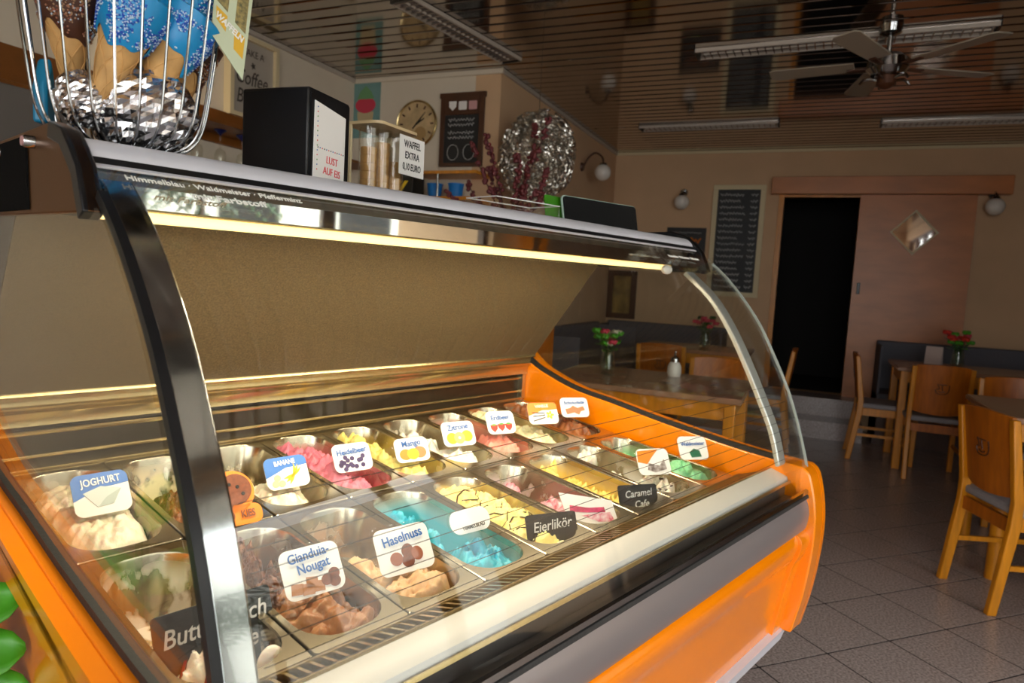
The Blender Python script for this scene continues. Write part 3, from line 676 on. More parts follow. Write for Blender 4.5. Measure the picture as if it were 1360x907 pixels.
o = acrylic_sign('banana sign with a blue band and yellow bananas', (0.430, 0.108, 0.901), 0.106, 0.078, -4)
top_band(o, 0.106, 0.078, BLUEP); lt('BANANE', 0.0150, -0.002, 0.021, TXTW, o, 0.018, 0.8, R(3))
for k in range(3):
    a = R(18+22*k); c, s = math.cos(a), math.sin(a)
    P = [(-0.034, 0.0), (-0.018, -0.006), (0.0, -0.007), (0.02, -0.002), (0.034, 0.010), (0.018, 0.004), (0.0, 0.001), (-0.018, 0.002)]
    layer('banana', [(0.012+(x*c-z*s)*0.72, -0.006+(x*s+z*c)*0.72) for x, z in P], 2, YELP, o)
for cx, cz in ((-0.024, -0.010), (-0.030, -0.022), (-0.016, -0.023)): layer('banana_slice', ell(cx, cz, 0.0075, 0.007, 12), 3, mat('banana_slice_print', rgb(240, 226, 150), 0.5), o)

o = acrylic_sign('blueberry sign with dark berries under blue lettering', (0.602, 0.115, 0.904), 0.106, 0.076, -8)
lt('Heidelbeer', 0.0190, 0.0, 0.014, TXTB, o, 0.015, 0.9, R(3))
for k in range(16):
    layer('berry', ell(-0.032+0.0055*(k % 12)+0.003*math.sin(k*5), -0.017+0.011*math.sin(k*2.4)+0.0006*k, 0.0056, 0.0056, 10), 1+k % 3, PURP, o)
o = acrylic_sign('mango sign with yellow and red mangoes', (0.774, 0.105, 0.897), 0.104, 0.070, -12)
lt('Mango', 0.0215, 0.0, 0.016, TXTB, o, 0.012, 0.95, R(3))
layer('mango', ell(-0.020, -0.011, 0.017, 0.014), 1, ORAP, o); layer('mango', ell(0.020, -0.008, 0.018, 0.015), 1, mat('peach_print', rgb(240, 130, 80), 0.5), o); layer('mango', ell(0.0, -0.011, 0.016, 0.0145), 2, YELP, o)
o = acrylic_sign('lemon sign with yellow lemon slices', (0.946, 0.116, 0.912), 0.108, 0.078, -16)
lt('Zitrone', 0.0215, 0.0, 0.018, TXTB, o, 0.012, 0.95, R(4))
layer('lemon', ell(-0.022, -0.012, 0.016, 0.016), 1, YELP, o); layer('lemon', ell(0.024, -0.008, 0.017, 0.016), 1, YELP, o); layer('lemon', ell(0.0, -0.012, 0.0165, 0.0165), 2, mat('lemon_slice_print', rgb(248, 228, 110), 0.5), o)
layer('lemon_core', ell(0.0, -0.012, 0.004, 0.004, 10), 3, PAPER, o)
o = acrylic_sign('strawberry sign with red strawberries', (1.118, 0.119, 0.921), 0.100, 0.078, -20)
lt('Erdbeer', 0.0200, 0.0, 0.014, TXTB, o, 0.012, 0.95, R(3))
for cx, cz in ((-0.024, -0.015), (0.0, -0.013), (0.024, -0.013)):
    layer('strawberry', [(cx-0.012, cz+0.008), (cx+0.012, cz+0.008), (cx+0.010, cz-0.004), (cx, cz-0.014), (cx-0.010, cz-0.004)], 1, REDP, o); layer('strawberry_leaf', ell(cx, cz+0.008, 0.008, 0.003, 8), 2, GRNP, o)
o = acrylic_sign('vanilla sign with an orange band and a vanilla flower', (1.290, 0.101, 0.931), 0.110, 0.078, -26)
top_band(o, 0.110, 0.078, ORAP); lt('VANILLE', 0.0130, -0.002, 0.022, TXTW, o, 0.018, 0.9, R(3))
for a in (15, 35, -10): layer('vanilla_pod', [(-0.036+0.0, -0.020+0.0006*a), (0.006, -0.012+0.0003*a), (0.006, -0.009+0.0003*a), (-0.036, -0.017+0.0006*a)], 2, TXTK, o)
for k in range(5): layer('flower', ell(0.022+0.008*math.cos(k*1.26), -0.006+0.008*math.sin(k*1.26), 0.006, 0.004, 8, k*1.26), 3, mat('lime_print', rgb(170, 200, 70), 0.5), o)
o = acrylic_sign('chocolate sign in the far corner with brown chocolate pieces', (1.462, 0.107, 0.930), 0.108, 0.076, -30)
lt('Schokolade', 0.0165, 0.0, 0.016, TXTB, o, 0.012, 0.95, R(2))
layer('chocolate', [(-0.030, -0.024), (-0.034, -0.006), (-0.016, -0.002), (-0.006, 0.006), (0.010, -0.002), (0.030, 0.004), (0.036, -0.010), (0.020, -0.014), (0.012, -0.026), (-0.004, -0.018)], 1, LBROP, o)

# front row
o = acrylic_sign('nougat sign with blue lettering above chocolate squares and nuts', (0.258, -0.260, 0.857), 0.114, 0.088, -4)
lt('Gianduia-', 0.0215, -0.002, 0.025, TXTB, o, 0.014, 0.88, R(4)); lt('Nougat', 0.0215, 0.002, 0.006, TXTB, o, 0.014, 0.88, R(4))
for k, (cx, cz) in enumerate(((-0.032, -0.022), (-0.014, -0.026), (0.004, -0.025), (-0.006, -0.017))): layer('chocolate_square', [(cx-0.011, cz-0.008), (cx+0.009, cz-0.010), (cx+0.011, cz+0.006), (cx-0.008, cz+0.009)], 1+k % 2, LBROP, o)
for cx, cz in ((0.020, -0.020), (0.034, -0.013), (0.033, -0.025)): layer('nut', ell(cx, cz, 0.010, 0.009, 14), 2, BROP, o)
o = acrylic_sign('hazelnut sign with four brown hazelnuts', (0.430, -0.280, 0.852), 0.122, 0.092, -8)
lt('Haselnuss', 0.0235, 0.0, 0.020, TXTB, o, 0.014, 0.88, R(6))
for k, (cx, cz) in enumerate(((-0.020, -0.014), (0.004, -0.004), (0.022, -0.012), (0.002, -0.021))): layer('nut', ell(cx, cz, 0.0125, 0.0115, 16, k), 1+k % 3, BROP if k % 2 else mat('nut_print', rgb(150, 84, 54), 0.5), o)
o = sign_root('small white oval sign on a clear stick above turquoise ice cream', (0.602, -0.272, 0.861), -8)
mk('plate', MB().prism(rr(0.104, 0.052, 0.024, 6), 0.0005, 0.003, 'Y'), ACRYL, o, smooth=0)
mk('card', MB().prism(rr(0.096, 0.046, 0.021, 6), -0.0008, 0.0004, 'Y'), PAPER, o, smooth=0)
lt('HIMMELBLAU', 0.0095, 0.004, -0.013, TXTK, o, 0.01, 0.95, R(2))
mk('blade', MB().prism([(0.012, -0.02), (0.028, -0.02), (0.044, -0.085), (0.034, -0.085)], 0.001, 0.003, 'Y'), ACRYL, o, smooth=0)

def chalk_card(label, P, w, h, yaw, tilt, lines, size, rot=0):
    o = sign_root(label, P, yaw, tilt)
    mk('slate', MB().prism(rr(w, h, 0.006, 3), 0.0, 0.003, 'Y'), SLATE, o, bevel=0.0006)
    for s_, x, z in lines: text('chalk_lettering', s_, size, CHALK, o, T(x, -0.0006, z) @ RY(-rot) @ UP, bold=0.008, shear=0.25, sx=0.92, ext=0.0003)
    mk('blade', MB().box(-0.01, 0.01, 0.0, 0.002, -h/2-0.05, -h/2+0.002), ACRYL, o, smooth=0)
    return o
chalk_card('large black chalk card behind the chrome post reading buttermilk', (0.098, -0.276, 0.808), 0.168, 0.108, -2, 22, [('Buttermilch', 0.0, 0.022), ('Himbeer', 0.012, -0.014)], 0.034, R(2))
chalk_card('black chalk card in the drizzled pale yellow ice cream', (0.783, -0.340, 0.814), 0.120, 0.074, -24, 24, [('Eierlikör', 0.0, 0.012)], 0.029, R(4))
chalk_card('black chalk card in the golden yellow ice cream', (1.127, -0.342, 0.812), 0.108, 0.068, -30, 24, [('Caramel', 0.0, 0.012), ('Cafe', 0.006, -0.014)], 0.024, R(4))
mk('ice_cream_blob', MB().ball((0.775, -0.372, 0.792), (0.018, 0.012, 0.012), 12, 8), ice_mat('ice_blob', C_(250, 240, 205), C_(240, 226, 180)), ICE['egg_liqueur'], M=ICE['egg_liqueur'].matrix_world.inverted() @ CF)
mk('ice_cream_blob', MB().ball((0.135, -0.352, 0.790), (0.020, 0.012, 0.026), 12, 8), ice_mat('ice_blob', C_(250, 246, 236), C_(240, 230, 214)), ICE['buttermilk'], M=ICE['buttermilk'].matrix_world.inverted() @ CF)
o = sign_root('white photo card of pink fruit pieces in the red rippled ice cream', (0.935, -0.325, 0.822), -32, 30)
mk('card', MB().prism([(-0.068, 0.042), (0.06, 0.018), (0.07, -0.038), (-0.05, -0.030)], 0.0, 0.0015, 'Y'), PAPER, o, smooth=0)
layer('fruit_picture', [(-0.045, 0.012), (0.0, 0.004), (0.038, 0.004), (0.04, -0.008), (-0.01, -0.006), (-0.046, -0.002)], 0, PINKP, o)
layer('fruit_picture', [(-0.020, -0.012), (0.02, -0.010), (0.052, -0.008), (0.060, -0.030), (0.02, -0.028)], 0, mat('berry_swirl_print', rgb(214, 74, 110), 0.5, col2=rgb(240, 220, 224), nscale=70), o)
o = acrylic_sign('chocolate chip sign with an orange corner', (1.290, -0.286, 0.865), 0.108, 0.082, -30)
layer('band', [(-0.048, 0.0), (-0.044, 0.030), (0.02, 0.034), (-0.006, 0.010), (-0.020, -0.006)], 1, ORAP, o)
layer('chocolate_picture', [(-0.016, -0.004), (0.016, -0.012), (0.032, 0.006), (0.036, -0.022), (0.0, -0.030), (-0.022, -0.022)], 1, mat('dark_chocolate_print', rgb(70, 48, 44), 0.5, col2=rgb(190, 180, 176), nscale=80), o)
o = acrylic_sign('woodruff sign with a dark green leaf picture', (1.462, -0.314, 0.882), 0.100, 0.078, -34)
lt('Waldmeister', 0.0150, 0.0, 0.012, TXTB, o, 0.012, 0.95, R(2))
layer('leaf_picture', [(-0.010, -0.028), (-0.014, -0.012), (0.002, -0.002), (0.018, -0.008), (0.022, -0.026)], 1, mat('dark_green_print', rgb(40, 110, 80), 0.5), o)

# ------------------------------------------------------------------ things on the canopy (case frame)
ZT = 1.4868
# wire basket
BX, BY = 0.050, -0.058
basket = thing('wire_basket', 'chrome wire basket of glazed cones standing on the counter top', 'basket', CF @ T(BX, BY, ZT))
bprof = smooth_curve([(0.030, 0.0045), (0.062, 0.006), (0.092, 0.022), (0.108, 0.055), (0.118, 0.12), (0.130, 0.22), (0.142, 0.34)], 5)
for k in range(24):
    a = 2*PI*k/24+0.1
    mk('wire', MB().tube([(r_*math.cos(a), r_*math.sin(a), z) for r_, z in bprof], 0.0019, 7), CHROME, basket)
for r_, z, t in ((0.030, 0.0045, 0.0028), (0.142, 0.34, 0.0035), (0.062, 0.004, 0.0024)):
    mk('ring', MB().tube([(r_*math.cos(2*PI*k/32), r_*math.sin(2*PI*k/32), z) for k in range(32)], t, 7, closed=True), CHROME, basket)
def foil_ball(c, r, seed, label):
    mb = MB().ball((0, 0, 0), r, 48, 30)
    out = []
    for v in mb.v:
        d = Vector(v); q = Vector((d.x/r[0], d.y/r[1], d.z/r[2]))
        n = noise.ridged_multi_fractal((q.x*2.2+seed, q.y*2.2, q.z*2.2), 0.9, 2.1, 4, 1.0, 2.0)*0.10+noise.voronoi((q.x*4+seed, q.y*4, q.z*4))[0][0]*0.16+noise.noise((q.x*9, q.y*9, q.z*9+seed))*0.035-0.05
        d *= 0.86+n; out.append(tuple(d))
    mb.v = out
    return mk('crumpled_foil', mb, FOIL, M=CF @ T(*c), smooth=0, label=label, cat='foil', group='foil in the wire basket')
foil_ball((BX+0.020, BY-0.012, ZT+0.066), (0.076, 0.072, 0.062), 3.0, 'large crumpled ball of silver foil inside the wire basket')
foil_ball((BX-0.062, BY-0.028, ZT+0.062), (0.034, 0.032, 0.036), 9.0, 'small crumpled lump of silver foil at the basket\'s left side')

def cone(label, tip, top, dip, pearls, r=0.036, seed=1):
    tip = Vector(tip); top = Vector(top); d = (top-tip); L = d.length; q = d.to_track_quat('Z', 'Y').to_matrix().to_4x4()
    root = thing('waffle_cone', label, 'waffle cone', CF @ Matrix.Translation(tip) @ q, 'waffle cones in the wire basket')
    mb = MB(); n = 28; k = 16; 
    prof = [(0.004+(r-0.004)*(j/k)**0.9, L*j/k) for j in range(k+1)]
    mb.lathe([(0, 0)]+prof+[(p[0]-0.0025, p[1]) for p in prof[::-1]][:-2], n)
    mk('cone', mb, WAFER, root, smooth=60)
    for s in (1, -1):                                # waffle ridges
        for t in range(5):
            pts = [((0.0048+(r-0.004)*(j/24)**0.9)*math.cos(s*j*0.16+t*2*PI/5), (0.0048+(r-0.004)*(j/24)**0.9)*math.sin(s*j*0.16+t*2*PI/5), L*j/24) for j in range(25)]
            mk('waffle_ridge', MB().tube(pts, 0.0009, 4), WAFER, root)
    zb = L*0.56; mb = MB(); n = 36
    rows = [(0.0, 0.0015), (0.03, 0.004), (0.3, 0.0046), (0.7, 0.005), (0.95, 0.005), (1.0, 0.0)]
    vv = []
    for t, off in rows:
        for j in range(n):
            a = 2*PI*j/n; zz = zb-0.012*math.sin(a*2+seed)-0.005*math.sin(a*5+seed); zz = zz+(L+0.002-zz)*t
            rr_ = 0.004+(r-0.004)*(min(zz, L)/L)**0.9+off
            vv.append((rr_*math.cos(a), rr_*math.sin(a), zz))
    ff = [(i*n+j, i*n+(j+1) % n, (i+1)*n+(j+1) % n, (i+1)*n+j) for i in range(len(rows)-1) for j in range(n)]
    mb.add(vv, ff); gl = mk('glaze', mb, dip, root, smooth=60)
    rng = random.Random(seed)
    for mt, cnt in pearls:
        pb = MB()
        for _ in range(cnt):
            a = rng.random()*2*PI; t = rng.random()**0.8*0.75+0.04; z0 = zb-0.012*math.sin(a*2+seed)-0.005*math.sin(a*5+seed); zz = z0+(L-z0)*t
            if noise.noise((math.cos(a)*2+seed, math.sin(a)*2, zz*30)) < -0.12: continue
            rr_ = 0.004+(r-0.004)*(zz/L)**0.9+0.0052; s_ = 0.0013+0.0006*rng.random()
            c = (rr_*math.cos(a), rr_*math.sin(a), zz)
            pb.add([(c[0]+s_, c[1], c[2]), (c[0]-s_, c[1], c[2]), (c[0], c[1]+s_, c[2]), (c[0], c[1]-s_, c[2]), (c[0], c[1], c[2]+s_), (c[0], c[1], c[2]-s_)],
                   [(0, 2, 4), (2, 1, 4), (1, 3, 4), (3, 0, 4), (2, 0, 5), (1, 2, 5), (3, 1, 5), (0, 3, 5)])
        mk('sugar_pearls', pb, mt, gl, smooth=80, kind='stuff')
    return root
bp = [(SPRB, 1100), (SPRW, 950)]
mp_ = [(SPRM, 900), (SPRW, 200)]
cone('blue glazed waffle cone leaning left at the basket front', (BX-0.052, BY-0.050, ZT+0.055), (BX+0.000, BY-0.055, ZT+0.205), BDIP, bp, 0.044, 2)
cone('blue glazed waffle cone in the middle of the basket', (BX+0.004, BY-0.035, ZT+0.06), (BX+0.075, BY-0.050, ZT+0.205), BDIP, bp, 0.044, 5)
cone('blue glazed waffle cone standing behind the front pair', (BX+0.0, BY+0.01, ZT+0.09), (BX+0.022, BY-0.012, ZT+0.255), BDIP, bp, 0.044, 8)
cone('blue glazed waffle cone at the basket\'s right rear', (BX+0.055, BY+0.0, ZT+0.09), (BX+0.090, BY-0.02, ZT+0.265), BDIP, bp, 0.042, 6)
cone('waffle cone with mixed sugar pearls at the basket\'s left side', (BX-0.060, BY+0.022, ZT+0.075), (BX-0.070, BY+0.005, ZT+0.215), CHOC, mp_, 0.040, 3)
cone('waffle cone with mixed sugar pearls at the basket\'s right side', (BX+0.075, BY+0.035, ZT+0.055), (BX+0.110, BY+0.012, ZT+0.195), CHOC, mp_, 0.038, 4)
tq = mk('sugar_bag', MB().prism([(-0.02, 0.0), (0.012, 0.0), (0.010, 0.08), (0.0, 0.115), (-0.022, 0.06)], -0.012, 0.012, 'Y'), mat('teal_bag', rgb(20, 120, 160), 0.35), M=CF @ T(BX-0.088, BY+0.038, ZT+0.030) @ RZ(R(50)) @ Matrix.Scale(0.8, 4), bevel=0.005, label='small teal bag wedged at the left edge of the wire basket', cat='bag')
# flyer hanging over the basket's right rim
fl_ = thing('waffle_flyer', 'printed flyer with cone pictures hanging on the basket\'s right rim', 'flyer', CF @ T(BX+0.112, BY-0.085, ZT+0.150) @ RZ(R(8)) @ RY(R(5)))
mk('sheet', MB().prism([(-0.028, 0.030), (-0.028, 0.150), (0.036, 0.150), (0.030, -0.018)], 0.0, 0.0012, 'Y'), mat('pale_green_paper', rgb(198, 208, 178), 0.6), fl_, smooth=0)
for x0 in (-0.024, 0.008):
    mk('cone_picture', MB().prism([(x0, 0.066-x0*0.6), (x0+0.019, 0.056-x0*0.6), (x0+0.021, 0.15), (x0+0.002, 0.15)], -0.0005, 0.0, 'Y'), mat('speckled_cone_print', rgb(170, 150, 90), 0.6, col2=rgb(90, 88, 60), nscale=150), fl_, smooth=0)
    mk('cone_picture', MB().prism([(x0+0.002, 0.030-x0), (x0+0.018, 0.020-x0*0.9), (x0+0.019, 0.050-x0*0.6), (x0, 0.058-x0*0.6)], -0.0005, 0.0, 'Y'), mat('golden_cone_print', rgb(222, 176, 52), 0.6), fl_, smooth=0)
text('lettering', 'WAFFELN', 0.013, TXTW, fl_, T(0.000, -0.0012, 0.050) @ RY(R(24)) @ UP, bold=0.03, sx=0.9)

# napkin dispenser
na = R(23.4); nw, nd_, nh = 0.134, 0.135, 0.158
nap = thing('napkin_dispenser', 'black napkin dispenser box with a white paper on its side', 'dispenser', CF @ T(0.323, -0.1095, ZT) @ RZ(na))
mk('housing', MB().prism([(0, 0), (nw, 0), (nw, nh-0.004), (nw-0.006, nh), (0.004, nh), (0, nh-0.004)], 0.0, nd_, 'Y'), BLACK, nap, bevel=0.003)
mk('face_frame', MB().prism(rr(nw-0.012, nh-0.016, 0.006, 3, nw/2, nh/2), -0.002, 0.0, 'Y'), BLACK, nap)
pp = mk('notice', MB().prism([(0.014, 0.006), (nw-0.022, -0.004+0.006), (nw-0.020, nh-0.030), (0.016, nh-0.020)], -0.0036, -0.002, 'Y'), PAPER, nap, smooth=0)
for k, zz in enumerate((0.042, 0.022)):
    text('lettering', ('LUST', 'AUF EIS')[k], 0.0185, TXTR, pp, T(nw/2+0.004, -0.0042, zz) @ RY(R(2)) @ UP, bold=-0.004, sx=0.9)
for k in range(14):
    mk('border_dot', MB().prism(ell(0.024, 0.022+k*0.0082, 0.0013, 0.0013, 6), -0.0042, -0.0036, 'Y'), (TXTR, TXTB, GRNP)[k % 3], pp, smooth=0)
for k in range(13):
    mk('border_dot', MB().prism(ell(0.026+k*0.0068, 0.060, 0.0013, 0.0013, 6), -0.0042, -0.0036, 'Y'), (TXTK, TXTB, TXTR)[k % 3], pp, smooth=0)

# acrylic cone dispenser with a price sign
cd = thing('cone_dispenser', 'clear acrylic cone dispenser with a paper price sign on the counter top', 'dispenser', CF @ T(0.760, 0.250, ZT) @ RZ(R(14)) @ Matrix.Diagonal((0.72, 0.75, 0.98, 1)))
mk('base_board', MB().prism(rr(0.22, 0.14, 0.01), 0, 0.012, 'Z'), WOOD, cd)
for k, xx in enumerate((-0.070, 0.0, 0.070)):
    tb = MB().lathe([(0.034, 0.012), (0.034, 0.205), (0.031, 0.205), (0.031, 0.012), (0.034, 0.012)], 24, T(xx, 0, 0))
    mk('acrylic_tube', tb, ACRYL, cd)
mk('lid', MB().prism(rr(0.235, 0.15, 0.03), 0.205, 0.212, 'Z'), mat('cream_plastic_lid', rgb(214, 190, 146), 0.4), cd)
for xx in (-0.112, 0.108): mk('side_post', MB().box(xx-0.004, xx+0.004, 0.04, 0.06, 0.012, 0.205), CREAM, cd)
ps = mk('price_sign', MB().box(-0.012, 0.136, -0.082, -0.0805, 0.096, 0.194), PAPER, cd, smooth=0)
for k, s_ in enumerate(('WAFFEL', 'EXTRA', '0,10 EURO')):
    text('lettering', s_, 0.0250, TXTK, ps, T(0.062, -0.0828, 0.174-0.0285*k) @ UP, bold=0.012, sx=(1.08, 1.10, 0.93)[k])
for k, xx in enumerate((-0.070, 0.0, 0.070)):
    sc_ = thing('stacked_wafer_cups', ('stack of golden wafer cones in the dispenser\'s left tube', 'stack of golden wafer cones in the dispenser\'s middle tube', 'stack of golden wafer cones behind the price sign')[k], 'wafer cones', cd.matrix_world @ T(xx, 0, 0.013), 'wafers in the dispenser')
    for j in range((5, 6, 4)[k]):
        mk('wafer_cup', MB().lathe([(0.014, 0), (0.018, 0.035), (0.026, 0.042), (0.028, 0.060), (0.025, 0.060), (0.012, 0.004)], 18, T(0, 0, 0.020*j)), WAFER, sc_)
# clear acrylic tray, green card and tablet stand
tr = thing('acrylic_tray', 'low clear acrylic tray on the counter top before the berry twigs', 'tray', CF @ T(1.10, 0.10, ZT) @ RZ(R(-4)))
mk('bottom', MB().box(-0.12, 0.13, -0.06, 0.06, 0, 0.004), ACRYL, tr, smooth=0)
for (a, b, c, d) in ((-0.12, 0.13, -0.06, -0.057), (-0.12, 0.13, 0.057, 0.06), (-0.12, -0.117, -0.06, 0.06), (0.127, 0.13, -0.06, 0.06)):
    mk('wall_pane', MB().box(a, b, c, d, 0.004, 0.058), ACRYL, tr, smooth=0)
    mk('pane_edge', MB().box(a, b, c, d, 0.058, 0.0605), PAPER, tr, smooth=0)
mk('green_card', MB().prism(rr(0.085, 0.105, 0.006, 3, 0, 0.0525), 0, 0.002, 'Y'), mat('green_card_print', rgb(58, 132, 14), 0.5), M=CF @ T(1.315, 0.115, ZT) @ RX(R(-8)), smooth=0, label='plain green card standing left of the black board', cat='card')
tb = thing('black_card_stand', 'black board with rounded clear edges standing on the counter top', 'stand', CF @ T(1.40, 0.075, ZT) @ RZ(R(-9)) @ RX(R(-12)))
mk('board', MB().prism(rr(0.335, 0.110, 0.012, 4, 0.10, 0.055), 0.0, 0.004, 'Y'), mat('matte_black_board', (0.012, 0.012, 0.012, 1), 0.8, spec=0.1), tb, smooth=30)
mk('clear_edge', MB().prism(rr(0.345, 0.116, 0.014, 4, 0.10, 0.055), 0.004, 0.008, 'Y'), mat('pale_glass_edge', rgb(176, 200, 186), 0.2), tb, smooth=30)

# ------------------------------------------------------------------ walls: pictures, boards, lamps (room frame)
FB = T(0, 0, 0)
def faceX(x, y, z): return T(x, y, z) @ RZ(R(-90))      # local x -> world -y, local -y -> world -x : for walls that face -x
rng = random.Random(11)
def scribble(par, x0, x1, z, h, mt, r=0.0025, n=None, y=-0.012):
    """one line of handwriting too small to read: a looping chalk stroke"""
    n = n or int((x1-x0)/(h*0.28)); P = []
    for k in range(n+1):
        P.append((x0+(x1-x0)*k/n, y, z+h*0.5*math.sin(k*2.1+rng.random()*1.5)*(0.5+0.5*rng.random())))
    return mk('chalk_line', MB().tube(P, r, 4), mt, par, smooth=0)
# tall price board by the door
cb = thing('chalk_menu_board', 'tall chalk price board in a cream frame left of the dark doorway', 'chalkboard', faceX(XB-0.012, -0.257, 1.853))
mk('slate', MB().box(-0.225, 0.225, -0.010, 0.010, -0.545, 0.545), SLATE, cb)
for (a, b, c, d) in ((-0.265, 0.265, 0.535, 0.585), (-0.265, 0.265, -0.585, -0.535), (-0.265, -0.213, -0.535, 0.535), (0.213, 0.265, -0.535, 0.535)):
    mk('frame_rail', MB().box(a, b, -0.022, 0.010, c, d), CREAM, cb, bevel=0.003)
for k in range(16):
    z = 0.48-k*0.064
    scribble(cb, -0.19, -0.19+0.20+0.08*rng.random(), z, 0.035, CHALK, 0.0036); scribble(cb, 0.12, 0.19, z, 0.032, CHALK, 0.0036)
# small black poster with orange script
po = thing('small_poster', 'small black poster with orange script on the back wall', 'poster', faceX(XB-0.006, 0.262, 1.80))
mk('sheet', MB().box(-0.21, 0.21, -0.004, 0.004, -0.30, 0.185), mat('black_poster', (0.014, 0.013, 0.012, 1), 0.5), po)
for z, mt, h, r_ in ((0.13, CHALK, 0.02, 0.002), (0.05, ORAP, 0.075, 0.007), (-0.06, CHALK, 0.02, 0.002), (-0.10, CHALK, 0.02, 0.002)): scribble(po, -0.16, 0.16, z, h, mt, r_, 22, -0.007)
def wall_globe(label, M, s=1.0, curved=False, lit=None):
    o = thing('globe_wall_lamp', label, 'wall lamp', M, 'globe wall lamps')
    mk('wall_plate', MB().lathe([(0, -0.02), (0.035, -0.02), (0.042, 0.0)], 20, RX(R(-90)) @ T(0, 0, 0.0)), CHROME if not curved else DARKW, o)
    if curved: pts = smooth_curve([(0, -0.01, -0.02), (0, -0.06, 0.08), (0, -0.13, 0.13), (0, -0.20, 0.09), (0, -0.215, 0.03)], 4)
    else: pts = smooth_curve([(0, -0.01, 0.0), (0, -0.06, 0.02), (0, -0.10, 0.0), (0, -0.11, -0.03)], 4)
    e = pts[-1]
    mk('arm', MB().tube(pts, 0.010, 8), CHROME if not curved else DARKW, o)
    mk('cap', MB().lathe([(0.0, 0.02), (0.03, 0.015), (0.042, -0.015)], 18, T(e[0], e[1], e[2]-0.01)), CHROME, o)
    mk('globe', MB().ball((e[0], e[1], e[2]-0.085), 0.078*s, 20, 14), lit or GLOBE, o)
    return o
wall_globe('white globe wall lamp above the small black poster', faceX(XB, 0.32, 2.36))
wall_globe('white globe wall lamp at the right end of the door rail', faceX(XB-0.06, -2.492, 2.33))
wall_globe('white globe wall lamp on a curved arm beside the silver ornament', T(5.75, YC, 2.44), 1.0, True)
LITG = emit_mat('lit_opal_globe', (1.0, 0.80, 0.52, 1), 10.0)
wall_globe('lit globe wall lamp on the left wall behind the wire basket', T(2.02, YL, 2.44), 1.0, False, LITG)

# door rail, sliding door with its diamond pane
rail = mk('door_rail', MB().box(XB-0.115, XB-0.005, -2.63, -0.575, 2.335, 2.505), DOORW, bevel=0.004, label='long wooden rail box above the sliding door', cat='door rail')
door = tag(thing('door_1', 'wooden sliding door with a diamond shaped mirror pane beside the dark doorway', 'door', faceX(XB-0.06, -1.885, 0.335)), kind='structure')
dh = 1.995; DM = 0.205; zc = 1.641
leaf = MB(); hw = 0.485
for (poly) in ([(-hw, 0), (hw, 0), (hw, zc), (DM, zc), (0, zc-DM-0.01), (-DM, zc), (-hw, zc)], [(-hw, zc), (-DM, zc), (0, zc+DM+0.01), (DM, zc), (hw, zc), (hw, dh), (-hw, dh)]):
    leaf.prism(poly, -0.02, 0.02, 'Y')
mk('door_leaf', leaf, DOORW, door, smooth=0)
dia = mk('diamond_pane', MB().prism([(-DM, zc), (0, zc-DM-0.01), (DM, zc), (0, zc+DM+0.01)], -0.008, 0.008, 'Y'), MIRROR, door, smooth=0)
q = [(-DM, zc), (0, zc-DM-0.01), (DM, zc), (0, zc+DM+0.01)]
for k in range(4):
    a, b = q[k], q[(k+1) % 4]
    mk('pane_bead', MB().prism([a, b, (b[0]*0.90, zc+(b[1]-zc)*0.90), (a[0]*0.90, zc+(a[1]-zc)*0.90)], -0.026, 0.0, 'Y'), CREAM, dia, smooth=0)
mk('door_pull', MB().box(-0.445, -0.415, -0.024, -0.018, 1.03, 1.14), BLACK, door, bevel=0.002)
# dark framed picture on the back wall seen through the case
pf = thing('framed_picture', 'dark framed picture low on the back wall seen through the case', 'picture', faceX(XB-0.015, 0.93, 1.22))
mk('canvas', MB().box(-0.13, 0.13, -0.004, 0.008, -0.24, 0.24), mat('ochre_picture', rgb(150, 120, 60), 0.6, noise_amt=0.5, nscale=7), pf)
for (a, b, c, d) in ((-0.165, 0.165, 0.21, 0.27), (-0.165, 0.165, -0.27, -0.21), (-0.165, -0.10, -0.21, 0.21), (0.10, 0.165, -0.21, 0.21)): mk('frame_rail', MB().box(a, b, -0.015, 0.01, c, d), DARKW, pf)

# clock wall
pz = thing('ice_cream_poster', 'turquoise poster of a layered ice cream cone beside the wall clock', 'poster', faceX(XC-0.006, 2.235, 2.57))
mk('sheet', MB().box(-0.130, 0.130, -0.003, 0.003, -0.215, 0.200), mat('turquoise_poster', rgb(120, 160, 156), 0.6, noise_amt=0.1, nscale=9), pz)
mk('cone_picture', MB().prism([(-0.075, -0.02), (0.075, -0.02), (0.06, -0.16), (-0.06, -0.16)], -0.005, -0.003, 'Y'), mat('sand_print', rgb(196, 178, 138), 0.6), pz, smooth=0)
mk('scoop_picture', MB().prism(ell(0, 0.03, 0.092, 0.06, 18), -0.006, -0.003, 'Y'), mat('raspberry_print', rgb(206, 60, 84), 0.6), pz, smooth=0)
mk('scoop_picture', MB().prism([(-0.078, 0.075), (0.078, 0.075), (0.05, 0.13), (0.0, 0.175), (-0.05, 0.13)], -0.007, -0.003, 'Y'), mat('sage_print', rgb(110, 160, 110), 0.6), pz, smooth=0)
ck = thing('wall_clock', 'round antique wall clock with a cream dial', 'clock', faceX(XC-0.004, 1.768, 2.440))
mk('rim', MB().lathe([(0.158, 0.0), (0.172, 0.004), (0.174, 0.02), (0.166, 0.03), (0.158, 0.024), (0.158, 0.0)], 48, RX(R(90))), BRASS, ck)
mk('dial', MB().lathe([(0.0, 0.015), (0.160, 0.015), (0.160, 0.0), (0.0, 0.0)], 48, RX(R(90))), mat('aged_dial', rgb(206, 178, 132), 0.5, noise_amt=0.25, nscale=14), ck)
for k in range(12):
    a = k*PI/6; mk('hour_mark', MB().box(-0.006, 0.006, -0.0175, -0.015, 0.118, 0.145, RY(a)), DARKW, ck, smooth=0)
